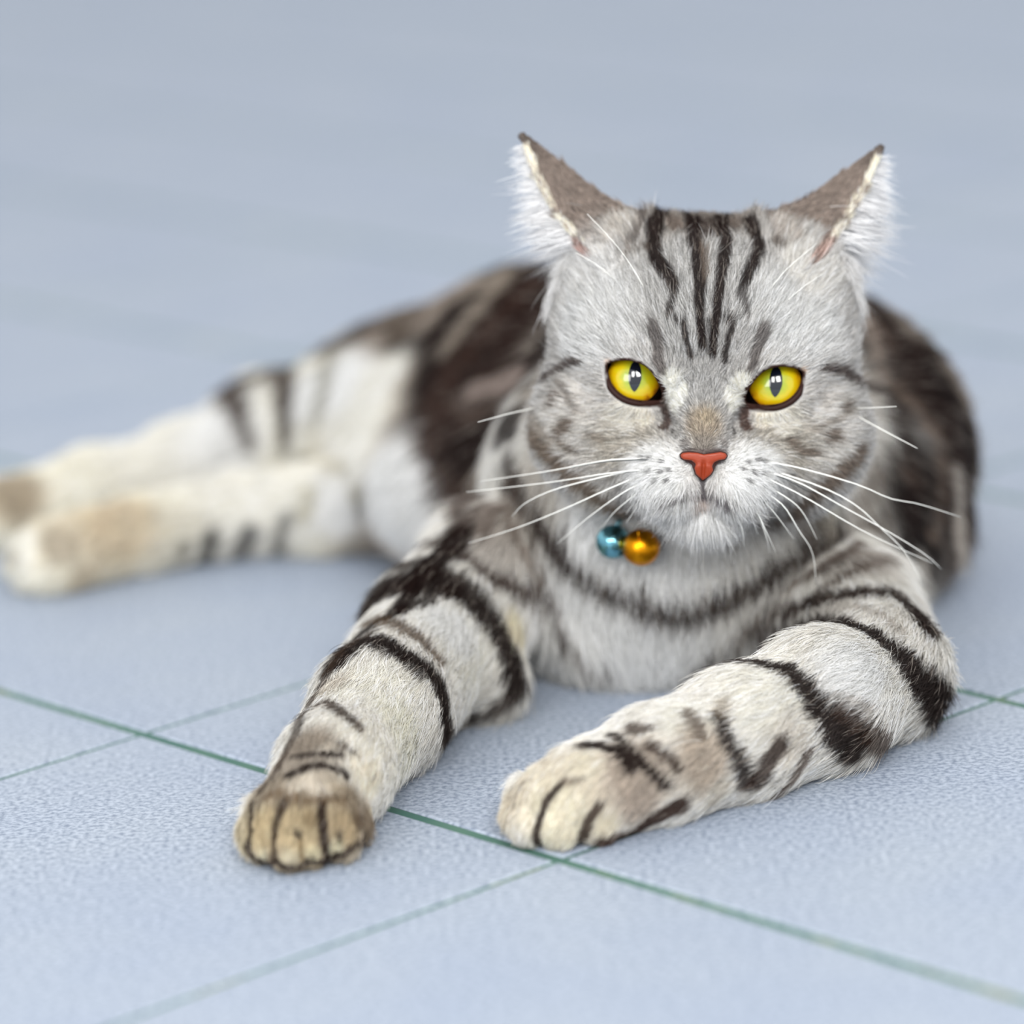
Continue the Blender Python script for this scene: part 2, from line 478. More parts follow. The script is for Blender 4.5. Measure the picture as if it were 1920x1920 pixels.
# ------------------------------------------------------------------ coat markings: marks laid on the body surface in 3D
def trace(px):
    px = np.asarray(px, float)
    D = FW[None] + ((px[:, 0] - 960) / CF)[:, None] * CRX - ((px[:, 1] - 960) / CF)[:, None] * CUP
    D /= np.linalg.norm(D, axis=1)[:, None]
    t = np.full(len(px), 108.0)
    for _ in range(70):
        d = sdf(CO + D * t[:, None]); t = t + np.clip(d * 0.85, -0.5, 2.0)
    P = CO + D * t[:, None]
    return P, (np.abs(sdf(P)) < 0.15) & (P[:, 2] > 0.05)
CROPS = {'h': (900, 200, 820 / 1920), 'b': (0, 450, 900 / 1920), 'l': (400, 900, 600 / 1516), 'c': (900, 1000, 900 / 1920),
         'r': (1400, 500, 500 / 1371), 'i': (0, 0, 1.0), 'p': (430, 1380, 300 / 1920), 'q': (930, 1360, 420 / 1920),
         'f': (1000, 600, 640 / 1920), 'n': (1180, 800, 280 / 1920)}
DARK, BRN, MID, GRY, WHT, CRM, TAN = (33, 18, 14), (70, 49, 39), (132, 118, 106), (172, 167, 160), (240, 240, 237), (242, 238, 224), (206, 182, 140)
# soft ground colours: (crop, x, y, radius, colour, strength)
BLOBS = [
 # hind legs and belly
 ('b', 300, 1130, 330, TAN, .45), ('b', 1000, 1050, 420, CRM, .9), ('b', 1350, 1050, 200, WHT, .9), ('b', 600, 860, 300, CRM, .9), ('b', 900, 760, 300, WHT, .9),
 ('b', 1450, 700, 330, CRM, .95), ('b', 1600, 1000, 360, WHT, .97), ('b', 1480, 800, 330, CRM, .97), ('b', 1380, 560, 230, WHT, .95), ('b', 1560, 560, 200, CRM, .9), ('b', 1250, 620, 200, WHT, .8), ('b', 1620, 520, 150, CRM, .8), ('b', 1600, 1150, 180, WHT, .9),
 ('b', 480, 1140, 260, (214, 194, 158), .75), ('b', 90, 1230, 120, CRM, .8), ('b', 240, 1215, 120, (172, 156, 130), .6), ('b', 60, 1020, 190, (176, 156, 124), .8), ('b', 60, 1275, 50, (170, 156, 132), .6), ('b', 700, 1180, 200, (222, 214, 194), .5),
 ('b', 330, 1350, 120, (190, 172, 140), .6),
 # chest, shoulders
 ('c', 550, 200, 560, WHT, .8), ('c', 650, 480, 330, WHT, .9), ('c', 380, 520, 240, (236, 234, 228), .9), ('c', 1150, 180, 280, (214, 210, 202), .7), ('c', 1500, 130, 240, (196, 188, 178), .8), ('c', 1400, 330, 200, (190, 182, 172), .6),
 ('c', 60, 60, 230, (200, 192, 182), .8), ('i', 960, 960, 110, (196, 188, 178), .8), ('i', 930, 1010, 60, (176, 166, 156), .7),
 # fore leg on the right
 ('i', 962, 1510, 90, (216, 203, 178), .92), ('i', 1000, 1450, 90, (214, 202, 180), .8), ('c', 350, 1080, 330, (222, 210, 186), .9), ('c', 640, 960, 240, (200, 186, 168), .85),
 ('c', 1180, 640, 300, CRM, .95), ('c', 1500, 560, 240, WHT, .9), ('c', 1750, 640, 200, (226, 222, 212), .9), ('c', 850, 760, 200, CRM, .8), ('c', 1250, 820, 170, (226, 218, 204), .85),
 ('c', 900, 900, 210, (196, 178, 156), .85), ('c', 620, 960, 200, (190, 172, 152), .8), ('c', 420, 930, 110, (226, 216, 192), .9), ('c', 300, 1120, 190, (226, 216, 188), .95), ('c', 640, 1080, 130, (182, 164, 146), .75),
 ('c', 950, 1030, 110, (214, 204, 186), .8), ('c', 500, 1160, 90, (226, 214, 186), .9), ('q', 450, 560, 90, (214, 200, 172), .5),
 # fore leg on the left
 ('l', 430, 1640, 500, (186, 166, 130), .92), ('i', 462, 1548, 95, (204, 188, 148), .95), ('i', 686, 1545, 85, (150, 128, 98), .92), ('i', 505, 1470, 100, (172, 156, 132), .8), ('i', 560, 1420, 90, (176, 162, 142), .7), ('l', 430, 1300, 260, (180, 166, 148), .8),
 ('l', 1200, 800, 300, CRM, .95), ('l', 1120, 700, 230, WHT, .8), ('l', 800, 1000, 330, CRM, .95), ('l', 900, 1200, 260, (240, 236, 216), .95), ('l', 760, 1300, 330, (242, 236, 220), .9), ('l', 720, 1400, 160, (238, 226, 200), .8), ('l', 560, 980, 180, (206, 196, 180), .8),
 ('l', 470, 1250, 190, (168, 152, 132), .85), ('l', 560, 1290, 110, (196, 186, 168), .7), ('l', 450, 1450, 150, (214, 202, 182), .95), ('l', 250, 1650, 160, (206, 184, 134), .95), ('l', 420, 1650, 200, (196, 174, 126), .95), ('l', 620, 1640, 140, (190, 166, 120), .95),
 ('l', 640, 1500, 110, (158, 138, 108), .8), ('l', 680, 1600, 70, (120, 96, 66), .85), ('l', 460, 1600, 60, (150, 126, 80), .8), ('l', 420, 1510, 70, (150, 130, 98), .7), ('l', 250, 1780, 70, (232, 224, 190), .9), ('l', 360, 1790, 70, (214, 203, 168), .7), ('l', 470, 1770, 60, (216, 204, 160), .9), ('l', 580, 1740, 60, (222, 212, 172), .9),
 ('l', 1420, 700, 160, (240, 224, 184), .8), ('l', 730, 1560, 30, (236, 220, 180), .8),
 # head
 ('h', 960, 800, 480, (204, 202, 198), .9), ('h', 500, 900, 330, (222, 222, 219), .9), ('h', 1400, 900, 330, (222, 222, 219), .9), ('h', 450, 700, 220, (228, 226, 222), .8), ('h', 1450, 720, 220, (226, 222, 214), .8), ('h', 960, 520, 330, (158, 148, 138), .8),
 ('h', 420, 1400, 330, (214, 209, 201), .85), ('h', 1520, 1400, 330, (214, 209, 201), .85), ('h', 640, 1480, 220, (192, 184, 170), .85), ('h', 1330, 1480, 220, (192, 184, 170), .85), ('h', 440, 1250, 130, (222, 216, 208), .7), ('h', 1500, 1250, 130, (222, 216, 208), .7),
 ('h', 260, 1000, 130, (176, 164, 150), .8), ('h', 1680, 1000, 130, (176, 164, 150), .8), ('h', 250, 1700, 330, (206, 198, 186), .8), ('h', 1700, 1700, 330, (206, 198, 186), .8), ('h', 1500, 1760, 160, (232, 226, 204), .7), ('h', 520, 1700, 160, (214, 208, 196), .7),
 ('h', 980, 1260, 170, (190, 188, 184), .9), ('h', 985, 1390, 125, (176, 160, 138), .9), ('h', 990, 1360, 60, (190, 172, 136), .4), ('h', 980, 1490, 90, (140, 130, 118), .8), ('h', 900, 1480, 40, (120, 110, 104), .6), ('h', 1070, 1480, 40, (120, 110, 104), .6),
 ('h', 740, 1620, 230, WHT, .97), ('h', 1230, 1620, 230, WHT, .97), ('h', 960, 1850, 330, WHT, .95), ('h', 980, 1700, 130, (226, 222, 218), .8), ('h', 640, 1350, 120, (226, 220, 206), .9), ('h', 1330, 1370, 120, (226, 220, 206), .9), ('h', 720, 1370, 60, (238, 228, 208), .9), ('h', 1240, 1370, 60, (238, 228, 208), .9),
 ('h', 855, 1255, 62, (248, 242, 224), .98), ('h', 862, 1290, 40, (250, 246, 228), .98), ('h', 1112, 1270, 62, (248, 240, 220), .98), ('h', 1130, 1220, 45, (248, 240, 224), .9), ('h', 820, 1200, 40, (236, 232, 222), .8), ('h', 560, 1120, 30, (230, 200, 175), .7), ('h', 1425, 1150, 30, (222, 180, 140), .7),
 ('h', 970, 1722, 70, (228, 202, 188), .6), ('h', 610, 530, 75, (196, 188, 180), .9), ('h', 1330, 540, 85, (190, 180, 172), .9), ('h', 540, 520, 40, (170, 160, 152), .5),
 # flank seen to the right of the head
 ('r', 900, 700, 390, BRN, .95), ('r', 1000, 1100, 390, BRN, .95), ('r', 800, 1100, 338, DARK, .9), ('r', 700, 400, 312, BRN, .9), ('r', 850, 1450, 338, DARK, .9), ('r', 1050, 1400, 312, BRN, .9), ('r', 960, 1700, 286, GRY, .9),
 ('r', 1100, 900, 260, DARK, .8), ('r', 1130, 1350, 208, DARK, .8), ('r', 950, 620, 234, DARK, .8),
]
# marks: (crop, points, width at start, width at end, colour, strength)
MARKS = [
 # forehead
 ('h', [(1005, 535), (1000, 590)], 130, 60, (56, 42, 36), .85), ('h', [(850, 520), (880, 560)], 60, 30, (110, 92, 80), .6), ('h', [(1120, 520), (1110, 560)], 50, 30, (110, 92, 80), .6),
 ('h', [(800, 455), (772, 540), (766, 620), (792, 690), (832, 755), (850, 795)], 62, 44, DARK, .97), ('h', [(862, 820), (846, 880), (834, 935)], 28, 16, DARK, .85),
 ('h', [(930, 500), (945, 600), (960, 700), (966, 800), (965, 870), (968, 960), (976, 1060)], 56, 20, DARK, .97),
 ('h', [(1060, 500), (1070, 600), (1062, 700), (1050, 780), (1040, 880), (1030, 980), (1020, 1090)], 52, 18, DARK, .97), ('h', [(1000, 960), (1000, 1080)], 26, 14, DARK, .6), ('h', [(985, 640), (990, 760)], 30, 18, MID, .7),
 ('h', [(1165, 455), (1190, 540), (1218, 620), (1192, 700), (1150, 790)], 54, 38, DARK, .97), ('h', [(1135, 820), (1155, 880), (1166, 935)], 22, 14, DARK, .8),
 ('h', [(868, 950), (896, 960), (900, 1000), (914, 1060), (926, 1105)], 22, 16, DARK, .9), ('h', [(1086, 935), (1108, 968), (1086, 1020), (1072, 1080), (1070, 1125)], 22, 16, DARK, .9),
 ('h', [(768, 980), (788, 1040), (784, 1110), (800, 1160), (860, 1190)], 44, 22, (92, 82, 78), .75), ('h', [(1235, 985), (1212, 1060), (1200, 1120), (1180, 1165)], 42, 22, (92, 82, 78), .75),
 ('h', [(640, 600), (690, 560), (712, 465)], 26, 30, (104, 92, 84), .7), ('h', [(1250, 455), (1264, 505)], 30, 18, BRN, .8), ('h', [(1290, 600), (1330, 625)], 40, 26, (96, 82, 72), .75), ('h', [(640, 640), (700, 620), (745, 640)], 22, 22, (120, 108, 98), .6),
 # temples and cheeks
 ('h', [(446, 1108), (385, 1148), (322, 1192), (250, 1230)], 22, 40, (74, 62, 58), .92), ('h', [(1500, 1138), (1570, 1160), (1620, 1200), (1690, 1250)], 24, 44, (74, 62, 58), .92),
 ('h', [(352, 1275), (332, 1315)], 34, 26, (96, 80, 70), .8), ('h', [(372, 1215), (416, 1290), (450, 1340)], 22, 14, (120, 108, 98), .7), ('h', [(395, 1405), (380, 1420)], 56, 46, (98, 82, 68), .85), ('h', [(366, 1450), (396, 1492), (445, 1512)], 26, 16, (108, 94, 80), .8), ('h', [(500, 1440), (560, 1470)], 26, 18, (122, 110, 96), .6),
 ('h', [(1538, 1440), (1520, 1456)], 44, 34, (96, 82, 70), .85), ('h', [(1355, 1475), (1400, 1512), (1460, 1520)], 26, 18, (104, 90, 78), .8), ('h', [(1592, 1305), (1580, 1330)], 34, 28, (110, 96, 84), .7), ('h', [(1450, 1420), (1540, 1380), (1620, 1330)], 18, 14, (140, 128, 116), .5),
 # tear marks, eye rims
 ('h', [(806, 1270), (822, 1330), (826, 1380), (806, 1420)], 44, 30, (66, 42, 34), .9), ('h', [(1166, 1280), (1156, 1340), (1162, 1400), (1176, 1420)], 42, 28, (74, 44, 32), .9),
 ('h', [(860, 1410), (850, 1440)], 16, 12, (60, 52, 50), .7), ('h', [(1105, 1410), (1110, 1440)], 16, 12, (60, 52, 50), .7),
 # mouth and whisker roots
 ('h', [(842, 1195), (868, 1250), (858, 1310)], 66, 60, (254, 252, 240), .99), ('h', [(1150, 1205), (1120, 1250), (1108, 1300)], 66, 62, (254, 251, 238), .99),
 ('h', [(585, 565), (640, 505)], 90, 80, (214, 208, 200), .9), ('h', [(1320, 505), (1365, 570)], 80, 80, (208, 200, 192), .9), ('h', [(394, 552), (425, 598), (480, 652)], 30, 22, (176, 130, 118), .75), ('h', [(1530, 585), (1490, 640), (1450, 680)], 30, 22, (176, 134, 120), .7),
 ('n', [(740, 442), (810, 470), (852, 525)], 34, 26, (56, 38, 38), .92), ('n', [(1175, 442), (1100, 470), (1068, 525)], 34, 26, (56, 38, 38), .92), ('n', [(690, 330), (800, 306), (960, 326), (1120, 306), (1250, 330)], 34, 34, (92, 80, 78), .8),
 ('h', [(976, 1640), (974, 1690)], 26, 18, (84, 78, 82), .9), ('h', [(972, 1692), (900, 1706), (812, 1732)], 11, 13, (104, 96, 100), .85), ('h', [(974, 1690), (1040, 1708), (1104, 1742)], 11, 22, (92, 86, 92), .85),
] + [('h', [(x, y), (x + 1, y)], 13, 13, (58, 54, 58), .68) for x, y in ((745, 1545), (798, 1558), (712, 1545), (740, 1598), (790, 1602), (830, 1592), (770, 1640), (820, 1640), (1175, 1562), (1215, 1553), (1242, 1560), (1200, 1605), (1152, 1590), (1240, 1612), (1180, 1640))] + [
 # throat bands
 ('i', [(972, 850), (985, 890), (1005, 930), (1040, 985), (1075, 1032), (1130, 1078), (1190, 1106), (1260, 1124), (1330, 1112), (1400, 1080), (1460, 1042), (1520, 1008), (1570, 985)], 30, 30, (44, 27, 19), .98),
 ('i', [(1010, 820), (1040, 850), (1080, 890), (1130, 925), (1180, 950)], 28, 22, (112, 94, 76), .85), ('i', [(1450, 968), (1510, 930), (1570, 880), (1600, 850)], 26, 32, (106, 88, 72), .85), ('i', [(1500, 990), (1580, 940), (1630, 880)], 20, 24, (120, 104, 92), .6),
 ('i', [(1000, 740), (1010, 790), (1040, 830)], 20, 24, (150, 136, 120), .6),
 ('i', [(1660, 1000), (1600, 1040), (1520, 1086), (1440, 1120), (1390, 1150)], 22, 26, (96, 80, 70), .85), ('i', [(1640, 960), (1590, 1000), (1540, 1030)], 20, 22, (92, 76, 66), .8), ('i', [(1670, 1040), (1610, 1070), (1540, 1110)], 20, 16, (96, 80, 70), .8),
 ('i', [(978, 890), (995, 960), (1015, 1020), (1030, 1080), (1060, 1120)], 18, 16, (80, 62, 52), .85), ('i', [(940, 930), (955, 985), (985, 1050), (1010, 1095)], 20, 16, (122, 106, 94), .7), ('i', [(920, 960), (910, 1000)], 30, 26, (110, 94, 84), .7),
 # chest lines
 ('c', [(60, 175), (150, 200), (230, 250), (310, 325), (370, 400), (440, 460), (530, 490)], 46, 26, (58, 42, 36), .92),
 ('c', [(800, 520), (900, 440), (1040, 380), (1180, 330), (1330, 280), (1500, 245), (1640, 245), (1720, 310), (1780, 385)], 34, 84, (48, 32, 27), .96),
 ('c', [(1060, 500), (1150, 425), (1290, 375), (1430, 362), (1560, 400), (1660, 470), (1740, 560), (1810, 640)], 34, 130, DARK, .97),
 ('c', [(1110, 525), (1230, 550), (1310, 610), (1350, 690), (1420, 765), (1500, 845)], 50, 120, DARK, .97), ('c', [(1440, 700), (1540, 760), (1600, 820)], 40, 76, (70, 52, 42), .85), ('c', [(1420, 640), (1500, 660), (1560, 700)], 14, 24, (120, 106, 92), .5),
 ('c', [(1500, 300), (1600, 330), (1690, 400)], 14, 24, (120, 104, 92), .5),
 ('c', [(955, 735), (1000, 830), (1045, 900), (1075, 975)], 40, 62, DARK, .93), ('c', [(1210, 830), (1150, 920), (1110, 985)], 50, 66, (62, 44, 36), .9), ('c', [(1310, 870), (1260, 950)], 44, 34, (76, 58, 48), .85), ('c', [(845, 730), (885, 800)], 60, 40, (108, 94, 82), .75), ('c', [(610, 785), (670, 780)], 50, 36, (74, 58, 48), .85), ('c', [(985, 680), (960, 720)], 50, 40, (140, 126, 106), .5),
 ('c', [(415, 852), (500, 852), (560, 880), (605, 940)], 34, 34, DARK, .97), ('c', [(540, 815), (600, 860), (645, 915), (700, 960), (750, 1000)], 36, 28, DARK, .98), ('c', [(680, 850), (740, 880), (795, 935)], 24, 30, (70, 54, 44), .9),
 ('c', [(800, 1080), (700, 1130), (620, 1175), (500, 1228)], 64, 54, (64, 40, 30), .95), ('c', [(330, 1000), (272, 1060), (242, 1140), (228, 1210), (240, 1250)], 18, 26, (54, 40, 34), .95), ('c', [(480, 1085), (440, 1140), (412, 1210), (400, 1252)], 26, 38, (66, 48, 38), .92), ('c', [(330, 990), (420, 985)], 16, 12, (110, 92, 78), .7), ('c', [(172, 1005), (140, 1090)], 12, 12, (110, 92, 76), .8),  # toe gaps: dark fur marks with the shade of the grooves painted in
 # fore leg on the left
 ('l', [(1200, 190), (1190, 250)], 80, 90, (66, 48, 40), .9), ('l', [(1130, 330), (1240, 400), (1330, 470), (1400, 490), (1500, 535)], 60, 60, (64, 46, 38), .9),
 ('l', [(890, 630), (960, 510), (1020, 440)], 60, 110, DARK, .97), ('l', [(1000, 470), (1090, 480), (1200, 560), (1300, 650), (1360, 740), (1395, 830), (1415, 960)], 120, 96, DARK, .97), ('l', [(980, 520), (1120, 540)], 110, 90, DARK, .95), ('l', [(1060, 420), (1180, 470), (1280, 560)], 70, 60, DARK, .9),
 ('l', [(600, 880), (690, 790), (770, 760), (880, 810), (1000, 885), (1055, 950), (1080, 1050), (1088, 1180), (1105, 1250)], 84, 92, DARK, .97), ('l', [(560, 900), (640, 800), (740, 720)], 70, 60, DARK, .9), ('l', [(1000, 780), (1060, 850)], 60, 60, (96, 76, 56), .8), ('l', [(760, 800), (880, 840), (980, 930)], 40, 40, DARK, .8),
 ('l', [(1190, 1120), (1290, 1080), (1380, 1020)], 60, 70, (70, 56, 50), .85),
 ('l', [(440, 1120), (530, 1060), (600, 1100), (690, 1175)], 60, 34, (74, 58, 46), .85), ('l', [(390, 1314), (480, 1300), (600, 1302)], 32, 32, (48, 36, 32), .95), ('l', [(370, 1400), (450, 1362), (530, 1352), (620, 1390)], 36, 36, (44, 32, 28), .96), ('l', [(590, 1246), (675, 1294)], 22, 22, (80, 66, 58), .8),
 ('l', [(570, 900), (490, 1040), (425, 1150), (365, 1270), (310, 1390), (240, 1470)], 50, 40, (70, 56, 46), .75),
 ('l', [(200, 1520), (188, 1620), (172, 1730)], 22, 18, (52, 38, 30), .95), ('l', [(350, 1510), (320, 1570), (296, 1640), (290, 1720), (296, 1800)], 34, 16, (60, 44, 32), .92), ('l', [(515, 1520), (520, 1640), (532, 1740), (542, 1815)], 28, 34, (46, 30, 24), .97), ('l', [(395, 1660), (410, 1700)], 20, 16, (50, 36, 26), .9), ('l', [(592, 1665), (600, 1695)], 20, 16, (50, 36, 26), .9), ('l', [(412, 1710), (415, 1790)], 12, 10, (120, 100, 66), .7),  # between the toes: dark fur plus painted groove shade
 ('l', [(160, 1740), (200, 1790), (250, 1806), (300, 1800), (340, 1832), (400, 1826), (470, 1800), (540, 1796), (620, 1756), (700, 1690)], 22, 24, (50, 34, 30), .92), ('l', [(250, 1500), (320, 1480), (430, 1520), (520, 1500), (600, 1510)], 26, 30, (118, 96, 70), .7),
 # hind legs
 ('b', [(940, 600), (968, 680), (1012, 810)], 90, 44, (62, 46, 38), .95), ('b', [(1150, 480), (1172, 600), (1160, 700), (1162, 830)], 130, 44, (58, 44, 38), .95), ('b', [(1350, 480), (1330, 580), (1296, 720)], 50, 40, (128, 124, 104), .7),
 ('b', [(1010, 585), (1150, 490), (1300, 450), (1450, 405), (1600, 335), (1750, 235), (1900, 140)], 64, 80, (64, 50, 43), .94), ('b', [(1640, 390), (1760, 270), (1900, 190)], 80, 90, (78, 62, 50), .85), ('b', [(1600, 340), (1620, 400)], 30, 20, (110, 98, 80), .6),
 ('b', [(640, 740), (760, 690)], 40, 40, (176, 166, 160), .6), ('b', [(300, 850), (520, 770)], 30, 30, (190, 178, 164), .5),
 ('i', [(1005, 545), (930, 620), (868, 690), (828, 770), (822, 830), (850, 900), (862, 930)], 60, 50, (62, 42, 34), .97), ('i', [(1000, 610), (940, 690), (880, 790), (880, 850)], 70, 70, (52, 34, 28), .95), ('i', [(985, 790), (930, 800), (880, 850)], 60, 60, DARK, .9), ('i', [(900, 735), (950, 720), (990, 700)], 34, 40, (160, 146, 138), .9), ('i', [(860, 760), (900, 780), (980, 750)], 16, 20, (120, 104, 94), .5),
 ('i', [(990, 495), (930, 560), (880, 620), (850, 660)], 30, 24, (176, 164, 150), .85),
 ('b', [(1480, 1010), (1485, 1240)], 70, 60, (112, 112, 112), .85), ('b', [(1160, 1110), (1125, 1240)], 44, 36, (92, 92, 90), .9), ('b', [(1010, 1170), (985, 1240)], 66, 60, (88, 88, 88), .9), ('b', [(850, 1190), (840, 1245)], 62, 56, (94, 94, 92), .9), ('b', [(740, 1220), (735, 1250)], 46, 40, (130, 126, 116), .8), ('b', [(1250, 1010), (1236, 1100)], 44, 34, (176, 170, 146), .7), ('b', [(1210, 860), (1400, 920), (1480, 1010)], 20, 40, (176, 170, 152), .7),
 # flank on the right
 ('r', [(600, 180), (680, 300), (760, 420), (830, 560), (900, 700), (980, 860), (1040, 1000), (1090, 1150), (1120, 1300)], 110, 120, (44, 30, 26), .88), ('r', [(690, 560), (720, 720), (765, 880), (790, 1050), (800, 1300)], 110, 130, (44, 30, 26), .9),
 ('r', [(720, 640), (820, 740), (900, 860), (935, 1000), (930, 1250), (905, 1360)], 40, 46, (150, 132, 118), .75), ('r', [(1020, 1040), (1040, 1200), (1045, 1400), (1050, 1640)], 70, 100, (206, 198, 188), 1.0), ('r', [(750, 1020), (790, 1090)], 60, 30, (120, 104, 94), .6), ('r', [(850, 1460), (862, 1600)], 70, 60, (186, 180, 172), .9), ('r', [(880, 1760), (980, 1820)], 100, 80, (216, 210, 204), .95), ('r', [(640, 350), (700, 440)], 70, 40, (110, 94, 84), .6), ('r', [(800, 1000), (850, 1150)], 16, 16, (110, 94, 84), .5), ('r', [(900, 1750), (1000, 1690)], 40, 40, (90, 72, 60), .7),
 ('r', [(560, 240), (590, 330), (640, 470), (660, 600)], 40, 40, (186, 172, 160), .85),
]
EARM = [((1010, 330), (1060, 380), (1110, 420), (1160, 450)), ((1620, 350), (1570, 395), (1530, 430), (1480, 460))]
def vnoise(P, f, seed=0):
    q = P * f + 31.7 + seed * 17.3
    i = np.floor(q).astype(np.int64); t = q - i; t = t * t * (3 - 2 * t)
    def h(a, b, c):
        n = (a * 374761393 + b * 668265263 + c * 2147483647 + seed * 974711) & 0xffffffff
        n = ((n ^ (n >> 13)) * 1274126177) & 0xffffffff
        return ((n ^ (n >> 16)) & 0xffff) / 65535.0
    r = 0
    for a in (0, 1):
        for b in (0, 1):
            for c in (0, 1):
                r = r + h(i[:, 0] + a, i[:, 1] + b, i[:, 2] + c) * (t[:, 0] if a else 1 - t[:, 0]) * (t[:, 1] if b else 1 - t[:, 1]) * (t[:, 2] if c else 1 - t[:, 2])
    return r
def cpx(cn, x, y):
    ox, oy, k = CROPS[cn]; return ox + x * k, oy + y * k
def place_marks():
    pts = [cpx(b[0], b[1], b[2]) for b in BLOBS]
    mk = []
    for m in MARKS:
        q = np.array([cpx(m[0], *p) for p in m[1]])
        if len(q) > 1:                              # densify
            t = np.linspace(0, len(q) - 1, (len(q) - 1) * 3 + 1)
            q = np.stack([np.interp(t, np.arange(len(q)), q[:, a]) for a in (0, 1)], 1)
        mk.append(q); pts += [tuple(p) for p in q]
    P, ok = trace(pts)
    sc = CF / ((P - CO) @ FW)
    def soften(c, f):
        c = np.array(lin(*c)); y = c @ np.array([0.25, 0.65, 0.10]); return c + (y - c) * f
    B = [(P[i], b[3] * CROPS[b[0]][2] / sc[i], soften(b[4], 0.22 if b[0] == 'h' else 0.32), b[5]) for i, b in enumerate(BLOBS) if ok[i]]
    K = []; n = len(BLOBS)
    for m, q in zip(MARKS, mk):
        p, o = P[n:n + len(q)], ok[n:n + len(q)]
        w = np.linspace(m[2], m[3], len(q)) * CROPS[m[0]][2] / sc[n:n + len(q)] / 2
        n += len(q)
        p, w = p[o], w[o]
        if m[0] in 'clbr' and sum(m[4]) < 330 and len(p) > 2 and w.max() > 0.14:       # carry the stripe on round the limb
            for end in (0, -1):
                g = grad(sdf, p[[end]])[0]; g = nrm(g)
                v = nrm(CO - p[end])
                dr = nrm(p[end] - p[1 if end == 0 else -2])
                if g @ v > 0.55: continue
                t0 = dr - g * (dr @ g)
                if nrm(t0) @ v > -0.25: continue
                ex = [p[end]]
                for _ in range(9):
                    dr = nrm(dr - g * (dr @ g)); q2 = ex[-1] + dr * 0.3
                    for _ in range(2):
                        g = nrm(grad(sdf, q2[None])[0]); q2 = q2 - g * sdf(q2[None])[0]
                    if q2[2] < 0.1: break
                    ex.append(q2)
                ex = np.array(ex[1:])
                if not len(ex): continue
                we = np.full(len(ex), w[end])
                p, w = (np.concatenate([ex[::-1], p]), np.concatenate([we, w])) if end == 0 else (np.concatenate([p, ex]), np.concatenate([w, we]))
        o = np.ones(len(p), bool)
        if o.sum() >= 1: K.append((p[o], w[o], np.array(lin(*m[4])), m[5], len(q)))
    return B, K
PB, PK = place_marks()
def ear_side(P):
    """which points lie on an ear, and whether on its inner face"""
    h = w2h(P)
    s = np.where(h[:, 0] < 0, -1, 1)
    return h, s
def paint(P):
    P = np.asarray(P, float)
    hh = w2h(P)
    hd_ = np.clip((7.2 - np.linalg.norm(hh - np.array([0, -1.5, 0.6]), axis=1)) / 1.2, 0, 1)[:, None]
    col = np.array(lin(206, 203, 199)) * hd_ + np.array(lin(236, 233, 226)) * (1 - hd_)
    # tabby ground of the trunk
    n1 = vnoise(P, 0.33, 3) * 0.65 + vnoise(P, 0.8, 4) * 0.35
    tr = np.clip((P[:, 1] - 23.0) / 3, 0, 1) * np.clip((P[:, 0] + 9) / 4, 0, 1)
    tr = np.maximum(tr, 0.8 * np.clip((-3.9 - hh[:, 1]) / 1.6, 0, 1) * np.clip((hh[:, 2] + 3.5) / 2, 0, 1))
    st = np.clip((n1 - 0.42) / 0.1, 0, 1)
    body = np.array(lin(*DARK)) * (1 - st[:, None]) + np.array(lin(160, 149, 138)) * st[:, None]
    leg = np.clip((-5 - P[:, 0]) / 3, 0, 1) * np.clip((P[:, 1] - 25) / 4, 0, 1)
    col = col * (1 - tr[:, None]) + body * tr[:, None]
    col = col * (1 - leg[:, None]) + np.array(lin(*CRM)) * leg[:, None]
    top = (np.clip((-2.2 - hh[:, 1]) / 0.8, 0, 1) * np.clip((hh[:, 2] - 2.6) / 1.0, 0, 1) * 0.75)[:, None] * hd_
    col = col * (1 - top) + np.array(lin(126, 112, 100)) * top
    for c, r, k, s in PB:
        d2 = ((P - c) ** 2).sum(1)
        m = np.nonzero(d2 < r * r)[0]
        if not len(m): continue
        t = 1 - np.sqrt(d2[m]) / r
        wv = s * np.clip(t * 1.7, 0, 1); wv = wv * wv * (3 - 2 * wv)
        col[m] += (k - col[m]) * wv[:, None]
    jit = (vnoise(P, 4.5, 9) - 0.5) + 0.6 * (vnoise(P, 11, 10) - 0.5)
    for q, wd, k, s, nq in PK:
        c = q.mean(0); R = np.sqrt(((q - c) ** 2).sum(1).max()) + wd.max() * 2.0
        m = np.nonzero(((P - c) ** 2).sum(1) < R * R)[0]
        if not len(m): continue
        X = P[m]; best = np.full(len(m), 1e9); 
        for i in range(max(1, len(q) - 1)):
            a, b = q[i], q[min(i + 1, len(q) - 1)]
            ab = b - a; L2 = ab @ ab
            if L2 > 6: continue
            t = np.clip(((X - a) @ ab) / max(L2, 1e-9), 0, 1)
            wi = (wd[i] + (wd[min(i + 1, len(q) - 1)] - wd[i]) * t) * 1.3 + 0.02
            dd = np.linalg.norm(X - a - t[:, None] * ab, axis=1) / wi
            best = np.minimum(best, dd)
        best = best + jit[m] * 0.45
        wv = np.clip((1.22 - best) / 0.44, 0, 1); wv = s * wv * wv * (3 - 2 * wv)
        col[m] += (k - col[m]) * wv[:, None]
    return col
